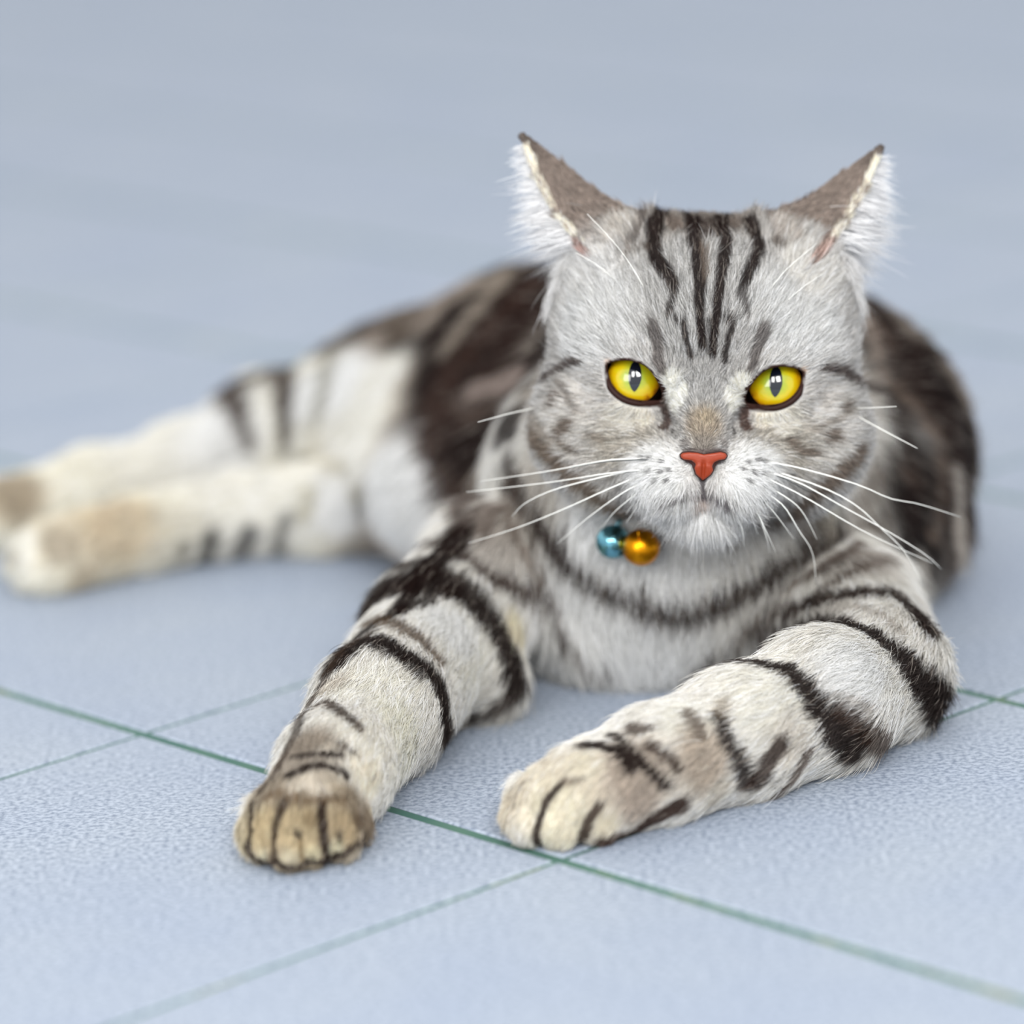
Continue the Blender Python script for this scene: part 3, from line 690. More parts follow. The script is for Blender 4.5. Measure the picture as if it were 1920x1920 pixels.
# ------------------------------------------------------------------ ear faces, bare zones
def ear_info(P):
    """1 = inner face, -1 = outer face, 0 = not on an ear"""
    res = np.zeros(len(P), np.int8)
    ed = np.full(len(P), 9.0); bd = np.full(len(P), 9.0)
    near = np.nonzero(((P - (HO + HU * 4)) ** 2).sum(1) < 90)[0]
    X = P[near]
    e = np.full(len(near), 9.0); b = np.full(len(near), 9.0)
    for i, (kind, dat, k, bc, br) in enumerate(PR[NBODY:]):
        dd = prim_d(kind, dat, X)
        if E0 <= i + NBODY < E1: e = np.minimum(e, dd)
        else: b = np.minimum(b, dd)
    on = (e < 0.14) & (b > 0.05)
    return near[on]
def ear_chord(P, s):
    rim, med, back = EARL if s < 0 else EARR
    mid = [(a + b) / 2 for a, b in zip(rim, back)]
    # level along the ear from tip (0) to base (1)
    t0, t1 = mid[0], mid[-1]
    t = np.clip(((P - t0) @ (t1 - t0)) / ((t1 - t0) @ (t1 - t0)), 0, 1) * (len(mid) - 1)
    i = np.minimum(t.astype(int), len(mid) - 2); f = (t - i)[:, None]
    mid = np.array(mid)
    return mid[i] * (1 - f) + mid[i + 1] * f, t / (len(mid) - 1)
NOSE_PX = np.array([(1276, 853), (1280, 849.5), (1291, 848), (1307, 849), (1319, 852), (1335, 850), (1351, 847.5), (1360, 850), (1363, 855), (1359, 861), (1348, 862.5), (1339, 867), (1335, 874),
                    (1337, 882), (1332, 890), (1318, 901), (1305, 889), (1302, 878), (1304.5, 870), (1297, 863.5), (1282, 861.5), (1277, 858)])
ND = 2.62
NOSE3 = np.array([HL(x, y, ND) for x, y in NOSE_PX]); NOSEC = HL(1319, 868, ND)
NX = nrm(HL(1360, 862, ND) - HL(1280, 858.7, ND)); NZ = np.cross(VIEW, NX); NZ = NZ if NZ @ HU > 0 else -NZ
NUV = np.stack([(NOSE3 - NOSEC) @ NX, (NOSE3 - NOSEC) @ NZ], 1)
def rim_dist(P, s):
    rim = (EARL if s < 0 else EARR)[0]
    dr = np.full(len(P), 9.0)
    for a, b in zip(rim[:-1], rim[1:]):
        tt = np.clip(((P - a) @ (b - a)) / ((b - a) @ (b - a)), 0, 1)
        dr = np.minimum(dr, np.linalg.norm(P - a - tt[:, None] * (b - a), axis=1))
    return dr
def skin_colour(P, N):
    col = paint(P)
    idx = ear_info(P)
    if len(idx):
        h = w2h(P[idx])
        for s in (-1, 1):
            m = idx[(h[:, 0] * s) > 0]
            if not len(m): continue
            c, t = ear_chord(P[m], s)
            inner = ((c - P[m]) * N[m]).sum(1) > 0.02
            oc = np.array(lin(140, 127, 118))[None] * (1 - 0.45 * np.clip((0.22 - t) / 0.22, 0, 1))[:, None]
            keep = np.clip((t - 0.62) / 0.25, 0, 1)[:, None]
            oc[(rim_dist(P[m], s) < 0.10) & (t > 0.06)] = np.array(lin(240, 232, 214))
            col[m] = np.where(inner[:, None], np.array(lin(226, 216, 210)), oc * (1 - keep) + col[m] * keep)
    return col
CATM = bpy.data.materials.new('tabby_coat'); CATM.use_nodes = True
_n = CATM.node_tree; _b = _n.nodes['Principled BSDF']
_a = _n.nodes.new('ShaderNodeAttribute'); _a.attribute_name = 'coat'
_n.links.new(_a.outputs['Color'], _b.inputs['Base Color'])
_b.inputs['Roughness'].default_value = 0.85; _b.inputs['Specular IOR Level'].default_value = 0.15
cat = quad_mesh_obj('cat', V, Q, CATM)
cat['label'] = 'silver tabby cat with yellow eyes lying on the blue-grey tiles'
cat['category'] = 'cat'
VC = np.concatenate([skin_colour(a, b) for a, b in zip(np.array_split(V, 4), np.array_split(NV, 4))])
def eye_uv(P, e):
    r = P - EYEC[e]
    return np.stack([r @ GX, r @ GZ], 1), r @ VIEW
RIMC = np.array(lin(52, 30, 24))
at = cat.data.attributes.new('coat', 'FLOAT_COLOR', 'POINT')
_vc = VC.copy()
for e in (0, 1):
    uv, dv = eye_uv(V, e)
    m = np.nonzero((dv > -0.5) & ((uv ** 2).sum(1) < 2.2))[0]
    sd = poly_sd(LUV[e], uv[m])
    wv = np.clip((0.12 + 0.12 * np.clip(0.4 - uv[m, 1] * 1.4, 0, 1) - sd) / 0.06, 0, 1)[:, None]
    _vc[m] = _vc[m] * (1 - wv) + RIMC * wv
at.data.foreach_set('color', np.concatenate([_vc * 0.82, np.ones((len(V), 1))], 1).astype(np.float32).ravel())
print('painted', round(_t.time() - _t0, 1))

# ------------------------------------------------------------------ eyes
def gloss(name, rough=0.06):
    m, nt, b = mat(name, (20, 16, 14), rough, 0, 0.5)
    b.inputs['Coat Weight'].default_value = 1.0; b.inputs['Coat Roughness'].default_value = 0.02
    return m, nt, b
EYE_DARK, _, _ = gloss('dark_eye', 0.2)
PUPM, _, _b = gloss('pupil_black'); _b.inputs['Base Color'].default_value = (0.004, 0.006, 0.012, 1)
LIDM, _, _ = mat('dark_eyelid_skin', (42, 20, 14), 0.55, 0, 0.2)
IRIS, _n, _b = gloss('yellow_iris', 0.3)
_N = _n.nodes.new; _L = _n.links.new
_tc = _N('ShaderNodeTexCoord'); _sx = _N('ShaderNodeSeparateXYZ'); _L(_tc.outputs['Object'], _sx.inputs[0])
_cx = _N('ShaderNodeCombineXYZ'); _L(_sx.outputs['X'], _cx.inputs['X']); _L(_sx.outputs['Y'], _cx.inputs['Y'])
_ln = _N('ShaderNodeVectorMath'); _ln.operation = 'LENGTH'; _L(_cx.outputs[0], _ln.inputs[0])
_no = _N('ShaderNodeTexNoise'); _no.inputs['Scale'].default_value = 500; _no.inputs['Detail'].default_value = 3; _L(_tc.outputs['Object'], _no.inputs['Vector'])
_m1 = _N('ShaderNodeMath'); _m1.operation = 'MULTIPLY_ADD'; _L(_no.outputs['Fac'], _m1.inputs[0]); _m1.inputs[1].default_value = 0.0030; _L(_ln.outputs['Value'], _m1.inputs[2])
_m2 = _N('ShaderNodeMath'); _m2.operation = 'MULTIPLY_ADD'; _L(_sx.outputs['Y'], _m2.inputs[0]); _m2.inputs[1].default_value = -0.17; _L(_m1.outputs[0], _m2.inputs[2])
_m3 = _N('ShaderNodeMath'); _m3.operation = 'DIVIDE'; _L(_m2.outputs[0], _m3.inputs[0]); _m3.inputs[1].default_value = 0.0100
_r = _N('ShaderNodeValToRGB'); _L(_m3.outputs[0], _r.inputs[0]); _e = _r.color_ramp.elements
_e[0].position = 0.22; _e[0].color = (*lin(98, 138, 36), 1)
_e[1].position = 1.0; _e[1].color = (*lin(150, 92, 8), 1)
for p, c in ((0.46, (156, 166, 34)), (0.66, (196, 178, 12)), (0.84, (206, 166, 4)), (0.95, (192, 138, 6))):
    q = _e.new(p); q.color = (*lin(*c), 1)
_L(_r.outputs[0], _b.inputs['Base Color'])
def eye_pt(e, u, v, r):
    w2 = np.maximum(r * r - u * u - v * v, 0.02)
    return EYEC[e] + u[:, None] * GX + v[:, None] * GZ + np.sqrt(w2)[:, None] * VIEW
def cap_mesh(fn, rad, n=48, rings=10, r=EYE_R, cu=0, cv=0):
    th = np.linspace(0, 2 * np.pi, n, endpoint=False)
    P = [np.array([[cu, cv, math.sqrt(r * r - cu * cu - cv * cv)]])]
    for k in range(1, rings + 1):
        rr = fn(th) * rad * k / rings
        u, v = cu + rr * np.cos(th), cv + rr * np.sin(th)
        P.append(np.stack([u, v, np.sqrt(np.maximum(r * r - u * u - v * v, 0.01))], 1))
    P = np.concatenate(P)
    F = [(0, 1 + i, 1 + (i + 1) % n) for i in range(n)]
    for k in range(rings - 1):
        a = 1 + k * n
        F += [(a + i, a + n + i, a + n + (i + 1) % n, a + (i + 1) % n) for i in range(n)]
    return P, F
EM = Matrix((tuple(GX), tuple(GZ), tuple(VIEW))).transposed().to_4x4()
for e in (0, 1):
    nu, nv_ = 40, 24
    vv, ff = [], []
    for j in range(nv_ + 1):
        a = math.pi * j / nv_
        for i in range(nu):
            b_ = 2 * math.pi * i / nu
            vv.append((EYE_R * math.sin(a) * math.cos(b_), EYE_R * math.sin(a) * math.sin(b_), EYE_R * math.cos(a)))
    for j in range(nv_):
        for i in range(nu): ff.append((j * nu + i, (j + 1) * nu + i, (j + 1) * nu + (i + 1) % nu, j * nu + (i + 1) % nu))
    eye = mesh_obj('eye', vv, ff, EYE_DARK, cat)
    eye.matrix_world = Matrix.Translation(Vector(EYEC[e] * CM)) @ EM
    eye['label'] = 'yellow eye with a dark slit pupil'
    P, F = cap_mesh(lambda t: 1 + 0 * t, 0.845, r=EYE_R + 0.008, cv=0.08)
    iris = mesh_obj('iris', P, F, IRIS, eye)
    # slit pupil, pointed below
    def slit(t):
        c, s_ = np.cos(t), np.sin(t)
        return 1 / (np.abs(c / 0.213) ** np.where(s_ > 0, 2.0, 1.5) + np.abs(s_ / np.where(s_ > 0, 0.54, 0.46)) ** np.where(s_ > 0, 2.0, 1.5)) ** (1 / np.where(s_ > 0, 2.0, 1.5))
    P, F = cap_mesh(slit, 1.0, r=EYE_R + 0.016, cu=0.02, cv=0.07)
    mesh_obj('pupil', P, F, PUPM, eye)
    # dark rim of the lids
    uv = LUV[e]; n = len(uv)
    tg = np.roll(uv, -1, 0) - np.roll(uv, 1, 0); tg /= np.linalg.norm(tg, axis=1)[:, None]
    out = np.stack([tg[:, 1], -tg[:, 0]], 1)
    if (out * uv).sum() < 0: out = -out
    low = np.clip(0.5 - out[:, 1] * 0.9, 0.12, 1.0)               # the lower rim is broad, the upper one thin
    prof = [(-0.02, EYE_R - 0.05), (0.0, EYE_R + 0.05), (0.05, EYE_R + 0.17), (0.13, EYE_R + 0.235), (0.21, EYE_R + 0.19)]
    R_ = [eye_pt(e, uv[:, 0] + out[:, 0] * o * low, uv[:, 1] + out[:, 1] * o * low, rr) for o, rr in prof]
    VV = np.concatenate(R_); FF = []
    for k in range(len(prof) - 1):
        FF += [(k * n + i, k * n + (i + 1) % n, (k + 1) * n + (i + 1) % n, (k + 1) * n + i) for i in range(n)]
    mesh_obj('eyelid', VV, FF, LIDM, cat)

# ------------------------------------------------------------------ nose leather
NOSEM, _n, _b = mat('coral_nose_leather', (146, 53, 22), 0.45, 0, 0.45)
_b.inputs['Subsurface Weight'].default_value = 0.15; _b.inputs['Subsurface Radius'].default_value = (0.004, 0.0015, 0.001)
_N = _n.nodes.new; _L = _n.links.new
_g = _N('ShaderNodeNewGeometry'); _no = _N('ShaderNodeTexNoise'); _no.inputs['Scale'].default_value = 2200; _L(_g.outputs['Position'], _no.inputs['Vector'])
_bp = _N('ShaderNodeBump'); _bp.inputs['Strength'].default_value = 0.25; _bp.inputs['Distance'].default_value = 0.0002; _L(_no.outputs['Fac'], _bp.inputs['Height']); _L(_bp.outputs[0], _b.inputs['Normal'])
NRIM, _, _ = mat('dark_nose_edge', (58, 34, 32), 0.6, 0, 0.2)
def nose_f(off, base, dome):
    def f(P):
        r = P - NOSEC
        u, v, w_ = r @ NX, r @ NZ, r @ VIEW
        pd = poly_sd(NUV, np.stack([u, v], 1)) - off
        if off > 0: pd = pd - 0.085 * np.exp(-((np.abs(u) - 0.36) / 0.15) ** 2 - ((v + 0.03) / 0.11) ** 2)
        top = base + dome * (1 - (u / 0.9) ** 2) - 0.55 * np.clip(-v - 0.1, 0, 1) + 0.05 * np.clip(v, 0, 1) - 0.11 * np.exp(-(u / 0.065) ** 2) * np.clip((0.12 - v) * 6, 0, 1)
        top = top - 0.10 * np.exp(-((np.abs(u) - 0.42) / 0.2) ** 2 - ((v + 0.04) / 0.1) ** 2)
        slab = np.maximum(w_ - top, -(w_ + 0.7))
        a, b = pd + 0.06, slab + 0.06
        return np.minimum(np.maximum(a, b), 0) + np.sqrt(np.maximum(a, 0) ** 2 + np.maximum(b, 0) ** 2) - 0.06
    return f
def nose_mesh(name, f, m, parent, st):
    lo, hi = NOSEC - 1.25, NOSEC + 1.25
    a = [np.arange(lo[k], hi[k], st) for k in range(3)]
    Vn, Qn = surface_nets(f, *a)
    return quad_mesh_obj(name, Vn, Qn, m, parent)
nose = nose_mesh('nose', nose_f(0.0, 0.10, 0.14), NOSEM, cat, 0.03)
nose['label'] = 'coral pink nose'
nose_mesh('nostril_edge', nose_f(0.038, 0.0, 0.12), NRIM, nose, 0.035)

# ------------------------------------------------------------------ whiskers
WHM, _n, _b = mat('white_whisker', (246, 246, 240), 0.35, 0, 0.5)
WHD, _, _ = mat('dark_whisker', (70, 74, 76), 0.4, 0, 0.4)
def tube(P, r0, r1, ns=5):
    P = np.asarray(P); n = len(P); vv, ff = [], []
    for i in range(n):
        t = nrm(P[min(i + 1, n - 1)] - P[max(i - 1, 0)])
        a = nrm(np.cross(t, (0.13, 0.4, 0.9))); b = np.cross(t, a)
        r = r0 + (r1 - r0) * (i / (n - 1)) ** 1.2
        for k in range(ns):
            an = 2 * math.pi * k / ns
            vv.append(P[i] + r * (a * math.cos(an) + b * math.sin(an)))
    for i in range(n - 1):
        for k in range(ns): ff.append((i * ns + k, i * ns + (k + 1) % ns, (i + 1) * ns + (k + 1) % ns, (i + 1) * ns + k))
    ff.append(tuple(range(ns - 1, -1, -1))); ff.append(tuple((n - 1) * ns + k for k in range(ns)))
    return vv, ff
def whisker(px, d0, d1, r0=0.034, m=None):
    px = np.array(px, float); n = len(px)
    S, ok = trace(px[:1])
    s0 = w2h(S[0])[1] - 0.1 if ok[0] else d0
    t = np.linspace(0, 1, n)
    C = np.array([HL(x, y, s0 + (d1 - s0) * tt + 0.9 * tt * (1 - tt)) for (x, y), tt in zip(px, t)])
    k = np.linspace(0, n - 1, 14)
    out = []
    for q in k:                                    # Catmull-Rom
        i = min(int(q), n - 2); f = q - i
        p0, p1, p2, p3 = C[max(i - 1, 0)], C[i], C[i + 1], C[min(i + 2, n - 1)]
        out.append(0.5 * (2 * p1 + (p2 - p0) * f + (2 * p0 - 5 * p1 + 4 * p2 - p3) * f * f + (3 * p1 - p0 - 3 * p2 + p3) * f ** 3))
    v, f = tube(out, r0, 0.008)
    mesh_obj('whisker', v, f, m or WHM, cat)
def hpx(L): return [cpx('h', *p) for p in L]
WL = [
 [(740, 1545), (560, 1552), (300, 1600), (0, 1645)], [(760, 1590), (560, 1610), (300, 1650), (-60, 1692)], [(700, 1590), (540, 1625), (330, 1680), (200, 1740), (140, 1800)],
 [(690, 1625), (560, 1680), (360, 1770), (160, 1850), (-50, 1916)], [(730, 1640), (620, 1700), (480, 1800), (340, 1918)], [(740, 1650), (660, 1720), (590, 1780), (530, 1855)],
 [(745, 1655), (690, 1720), (640, 1790)], [(740, 1660), (700, 1740), (640, 1830)], [(760, 1670), (735, 1760), (720, 1850)], [(800, 1680), (770, 1770), (760, 1870)],
 [(262, 1318), (120, 1350), (-10, 1385)],
 [(1240, 1555), (1420, 1590), (1660, 1660), (1800, 1720), (1930, 1745), (2110, 1802)], [(1250, 1600), (1400, 1650), (1600, 1760), (1800, 1870), (1960, 1970), (2025, 2030)], [(1290, 1600), (1500, 1670), (1650, 1750), (1760, 1850), (1870, 1960), (1945, 2105)],
 [(1200, 1605), (1400, 1700), (1640, 1840), (1800, 1920), (1990, 2005)], [(1230, 1680), (1330, 1750), (1400, 1860), (1460, 1960), (1475, 2100)], [(1210, 1690), (1290, 1780), (1380, 1900)],
 [(1270, 1670), (1400, 1760), (1480, 1900)], [(1190, 1690), (1220, 1780), (1260, 1900), (1270, 1960)], [(1170, 1690), (1190, 1790), (1220, 1880)], [(1180, 1700), (1250, 1850), (1300, 1960)], [(1120, 1760), (1150, 1850), (1160, 1930)],
 [(1645, 1352), (1750, 1410), (1920, 1500)], [(1640, 1325), (1720, 1322), (1830, 1316)],
]
for q in WL:
    left = q[-1][0] < q[0][0]
    whisker(hpx(q), 1.6, 0.4 if len(q) > 3 else 1.0, 0.026)
for q in ([(790, 1545), (700, 1545), (540, 1556), (400, 1580)], [(760, 1590), (690, 1592), (560, 1615)], [(1230, 1600), (1300, 1640), (1400, 1700)], [(1270, 1598), (1350, 1635), (1450, 1690)]):
    whisker([(x, y + 2) for x, y in hpx(q)], 1.6, 1.5, 0.026, WHD)
for q in ([(745, 850), (690, 740), (600, 610), (470, 470)], [(620, 780), (520, 700), (420, 640)], [(1290, 930), (1330, 870), (1420, 790), (1510, 730)], [(1240, 850), (1290, 780), (1360, 700), (1480, 600)]):
    whisker(hpx(q), 0.3, -0.4, 0.011)
# ------------------------------------------------------------------ fur
def seglist():
    G = []                                                          # position, direction, length, lift
    def along(pts, ln0, ln1, lift=0.3):
        pts = [np.asarray(p, float) for p in pts]; n = len(pts) - 1
        for i in range(n):
            a, b = pts[i], pts[i + 1]
            for t in (0.0, 0.5):
                G.append((a + (b - a) * t, nrm(b - a), ln0 + (ln1 - ln0) * (i + t) / n, lift))
        G.append((pts[-1], nrm(pts[-1] - pts[-2]), ln1, lift))
    along([LS, L1, L2, L3, L4, onz(570, 1560, 1.0), onz(562, 1620, 0.4), onz(560, 1640, 0.2)], 1.0, 0.13, 0.28)
    along([R1, R2, R3, R4, R5, onz(1070, 1510, 1.0), onz(1050, 1590, 0.4), onz(1040, 1600, 0.2)], 0.9, 0.13, 0.28)
    along([RS, R1], 1.0, 0.9, 0.3)
    along([onz(800, 900, 2.6), onz(618, 950, 1.75), onz(450, 962, 1.6), onz(270, 998, 1.5), onz(110, 1040, 1.35), onz(40, 1060, 1)], 0.9, 0.35)
    along([(0, 39, 6), onz(520, 800, 3.4), onz(360, 850, 2.5), onz(180, 895, 2.0), onz(20, 935, 1.5)], 1.0, 0.5)
    for p, d, l in (((5.5, 17.5, 6.0), (0, -0.35, -1), 1.35), ((4.5, 16.8, 3.0), (0, -0.3, -1), 1.5), ((3.0, 17.5, 1.5), (-0.1, -0.3, -1), 1.5), ((6.5, 17.5, 1.5), (0.1, -0.3, -1), 1.5),
                    ((2.0, 17.0, 6.0), (-0.35, -0.1, -1), 1.2), ((9.5, 17.5, 6.0), (0.35, -0.1, -1), 1.2), ((0.0, 19.0, 8.0), (-0.4, 0.3, -1), 1.1), ((12.0, 19.5, 7.0), (0.5, 0.4, -0.8), 1.1),
                    ((0.5, 21.0, 8.5), (-0.5, 0.6, -0.7), 1.1), ((12.5, 24.0, 7.0), (0.4, 0.9, -0.5), 1.1), ((15.0, 29.0, 5.0), (0.2, 0.9, -0.6), 1.1), ((15.0, 27.0, 2.0), (0.3, 0.6, -0.8), 1.1),
                    ((8.0, 27.0, 11.0), (0.0, 1, 0.1), 1.1), ((4.0, 33.0, 10.5), (-0.6, 0.8, 0), 1.1), ((-1.0, 38.0, 9.0), (-0.9, 0.4, -0.2), 1.1), ((-2.0, 34.0, 6.0), (-0.7, 0.1, -0.7), 1.1), ((-4.0, 36.0, 4.0), (-0.9, 0.0, -0.5), 1.0),
                    ((0.0, 29.0, 5.0), (-0.6, 0.3, -0.8), 1.1), ((8.0, 40.0, 8.0), (-0.3, 0.8, -0.5), 1.1)):
        G.append((np.array(p, float), nrm(d), l, 0.3))
    return G
GUIDE = seglist()
GP = np.array([g[0] for g in GUIDE]); GD = np.array([g[1] for g in GUIDE]); GL = np.array([g[2] for g in GUIDE]); GF = np.array([g[3] for g in GUIDE])
def tang(d, N):
    t = d - (d * N).sum(1)[:, None] * N
    return t / np.maximum(np.linalg.norm(t, axis=1), 1e-6)[:, None]
def make_fur():
    T = np.concatenate([Q[:, [0, 1, 2]], Q[:, [0, 2, 3]]])
    A, Bv, Cv = V[T[:, 0]], V[T[:, 1]], V[T[:, 2]]
    ar = np.linalg.norm(np.cross(Bv - A, Cv - A), axis=1) / 2
    cen = (A + Bv + Cv) / 3; cn = NV[T[:, 0]]
    h = w2h(cen)
    toc = CO - cen; toc /= np.linalg.norm(toc, axis=1)[:, None]
    facing = (cn * toc).sum(1)
    headw = np.clip((7.0 - np.linalg.norm(h - np.array([0, -1.0, 0.3]), axis=1)) / 1.0, 0, 1)
    dens = 330 + 700 * headw * np.clip((h[:, 1] + 4) / 2, 0, 1)
    fl = np.clip((cen[:, 1] - 22) / 6, 0, 1)
    dens = dens * (1 - fl) + 150 * fl                                # the far body lies out of focus
    dens = np.where((facing < -0.25) , np.minimum(dens, 90), dens)
    dens = np.where((cen[:, 2] < 0.1) & (cn[:, 2] < -0.5), 0, dens)
    
    n = rng.poisson(ar * dens)
    f = np.repeat(np.arange(len(T)), n)
    u, v = rng.random(len(f)), rng.random(len(f)); fl = u + v > 1; u[fl], v[fl] = 1 - u[fl], 1 - v[fl]
    P = A[f] + u[:, None] * (Bv - A)[f] + v[:, None] * (Cv - A)[f]
    N = NV[T[f, 0]] * (1 - u - v)[:, None] + NV[T[f, 1]] * u[:, None] + NV[T[f, 2]] * v[:, None]
    N /= np.maximum(np.linalg.norm(N, axis=1), 1e-6)[:, None]
    DE = dens[f]
    # bare: eyes, nose leather
    keep = np.ones(len(P), bool)
    for e in (0, 1):
        uv, dv = eye_uv(P, e)
        m = np.nonzero((dv > -0.3) & ((uv ** 2).sum(1) < 1.8))[0]
        sd = poly_sd(LUV[e], uv[m])
        keep[m[sd < 0.05 + 0.16 * np.clip(0.45 - uv[m, 1] * 1.4, 0, 1)]] = False
    r = P - NOSEC; uv = np.stack([r @ NX, r @ NZ], 1)
    m = np.nonzero(((uv ** 2).sum(1) < 2) & (r @ VIEW > -1.2))[0]
    keep[m[poly_sd(NUV, uv[m]) < 0.05]] = False
    P, N, DE = P[keep], N[keep], DE[keep]
    M_ = len(P)
    # flow
    D = np.empty((M_, 3)); L = np.empty(M_); LF = np.empty(M_)
    for c in np.array_split(np.arange(M_), max(1, M_ // 60000)):
        w2 = 1 / (((P[c][:, None, :] - GP[None]) ** 2).sum(2) + 0.3) ** 2.2
        w2 /= w2.sum(1)[:, None]
        D[c] = w2 @ GD; L[c] = w2 @ GL; LF[c] = w2 @ GF
    h = w2h(P)
    hw = np.clip((6.9 - np.linalg.norm((h - np.array([0, -1.3, 0.2])) * np.array([1, 0.9, 1]), axis=1)) / 0.9, 0, 1)
    hw = hw * np.clip((h[:, 1] + 5.5) / 1.5, 0, 1)
    src = np.array([0, 3.6, -1.75])
    hd = (h - src); hd /= np.linalg.norm(hd, axis=1)[:, None]
    hd[:, 2] -= 0.6 * np.clip((-2.2 - h[:, 2]) / 1.5, 0, 1)
    for e in (0, 1):
        q = h - w2h(EYEC[e])
        wv = 1.6 * np.exp(-((q ** 2).sum(1) / 1.5 ** 2))
        qq = q.copy(); qq[:, 1] = -0.2; qq[:, 0] += 0.5 * np.sign(q[:, 0]) * 0
        hd += wv[:, None] * qq / np.maximum(np.linalg.norm(qq, axis=1), 1e-6)[:, None]
    hdW = hd @ HM
    dn = np.linalg.norm(h - np.array([0, 2.6, -1.9]), axis=1)
    hl = np.clip(0.10 + 0.11 * dn, 0.14, 0.66)
    hl = np.where(h[:, 2] < -2.6, np.maximum(hl, 0.3 + 0.35 * np.clip((-2.6 - h[:, 2]), 0, 1.5)), hl)
    for e in (0, 1):
        hl = hl * (1 - 0.4 * np.exp(-((h - w2h(EYEC[e])) ** 2).sum(1) / 2.0))
    D = D * (1 - hw)[:, None] + hdW * hw[:, None]
    L = L * (1 - hw) + hl * hw
    LF = LF * (1 - hw) + 0.30 * hw
    # ears
    idx = ear_info(P)
    inner = np.zeros(M_, bool); outer = np.zeros(M_, bool)
    if len(idx):
        for s in (-1, 1):
            m = idx[(h[idx, 0] * s) > 0]
            c, t = ear_chord(P[m], s)
            inn = ((c - P[m]) * N[m]).sum(1) > 0.02
            tip = EARL[0][0] if s < 0 else EARR[0][0]
            D[m[~inn]] = (tip - P[m[~inn]]); L[m[~inn]] = 0.27 * np.clip(0.35 + t[~inn] * 4, 0, 1); LF[m[~inn]] = 0.25
            outer[m[~inn]] = True
            k = m[inn]
            D[k] = HR * s * 1.0 - HU * 0.12 + HF * 0.12
            L[k] = 0.32 + 0.98 * np.clip(t[inn] * 1.6, 0, 1)
            LF[k] = 0.6; inner[k] = True
    tuft = np.zeros(M_, bool)
    for s, (pa, pb) in ((-1, ((1052, 470), (1036, 535))), (1, ((1585, 480), (1596, 535)))):
        a, b = HL(*pa, -2.2), HL(*pb, -2.8)
        tt = np.clip(((P - a) @ (b - a)) / ((b - a) @ (b - a)), 0, 1)
        dd = np.linalg.norm(P - a - tt[:, None] * (b - a), axis=1)
        m = np.nonzero((dd < 0.9) & ~inner & ~outer)[0]
        q = np.clip((0.9 - dd[m]) / 0.4, 0, 1)[:, None]
        D[m] = D[m] * (1 - q) / np.maximum(np.linalg.norm(D[m], axis=1), 1e-6)[:, None] + (HR * s * 1.0 - HU * 0.1 + HF * 0.1) * q
        L[m] = L[m] * (1 - q[:, 0]) + 0.7 * q[:, 0]
        LF[m] = LF[m] + 0.25 * q[:, 0]
        tuft[m[q[:, 0] > 0.3]] = True
    pn = np.stack([vnoise(P, 2.2, 20), vnoise(P, 2.2, 21), vnoise(P, 2.2, 22)], 1) - 0.5
    pn2 = np.stack([vnoise(P, 7, 23), vnoise(P, 7, 24), vnoise(P, 7, 25)], 1) - 0.5
    D = D / np.maximum(np.linalg.norm(D, axis=1), 1e-6)[:, None]
    D = D + pn * 0.5 + pn2 * 0.45 + rng.normal(0, 0.16, (M_, 3))
    Tn = tang(D, N)
    raw = D / np.linalg.norm(D, axis=1)[:, None]
    Tn[inner] = raw[inner]
    L = L * np.exp(rng.normal(0, 0.22, M_)) * (0.85 + 0.3 * vnoise(P, 5, 30))
    lift = LF * (0.7 + 0.6 * rng.random(M_))
    N2 = N.copy(); N2[inner] = 0
    s = np.array([-0.04, 0.25, 0.55, 0.8, 1.0])
    pts = P[:, None, :] + L[:, None, None] * (Tn[:, None, :] * s[None, :, None] + N2[:, None, :] * (lift[:, None] * (1.5 * s - 0.75 * s * s)[None, :])[:, :, None])
    pts[:, 0] = P - N * 0.05
    drop = np.zeros((M_, 5)); drop[:, :] = (s ** 2)[None] * (L * 0.10)[:, None]
    pts[:, :, 2] -= drop
    pts[:, :, 2] = np.maximum(pts[:, :, 2], 0.02 + 0.03 * rng.random((M_, 1)))
    # keep hair clear of the eyes
    ok = np.ones(M_, bool)
    for e in (0, 1):
        uv, dv = eye_uv(pts[:, 4], e)
        m = np.nonzero((dv > 0.2) & ((uv ** 2).sum(1) < 1.5))[0]
        ok[m[poly_sd(LUV[e], uv[m]) < 0.0]] = False
    # colour, taken half way along so that the marks stay where they were laid
    SP = P + Tn * (L * np.where(inner, 0.0, 0.45))[:, None]
    C = np.concatenate([paint(a) for a in np.array_split(SP, 6)])
    if len(idx):
        for sgn in (-1, 1):
            m = np.nonzero(outer & (h[:, 0] * sgn > 0))[0]
            if len(m):
                _, t = ear_chord(P[m], sgn)
                oc = np.array(lin(146, 133, 124))[None] * (1 - 0.6 * np.clip((0.2 - t) / 0.2, 0, 1))[:, None]
                kp = np.clip((t - 0.62) / 0.25, 0, 1)[:, None]
                C[m] = oc * (1 - kp) + C[m] * kp
                dr = rim_dist(P[m], sgn)
                C[m[(dr < 0.135) & (t > 0.06)]] = np.array(lin(240, 232, 214))
        C[inner] = np.array(lin(244, 243, 243))
        C[tuft] = C[tuft] * 0.35 + np.array(lin(242, 240, 238)) * 0.65
    g = np.exp(rng.normal(0, 1, M_) * (0.24 + 0.14 * hw) + 0.36 * (vnoise(P, 9, 40) - 0.5))
    lum = C.mean(1)
    tick = (rng.random(M_) < 0.22) & (lum > 0.2) & (lum < 0.62) & (hw > 0.3) & ~inner
    g = np.where(tick, g * 0.45, g)
    pale = (rng.random(M_) < 0.05) & (lum < 0.2) & ~outer
    C = C * g[:, None]
    C[pale] = np.array(lin(170, 160, 150))
    C = np.clip(C, 0.004, 0.93)
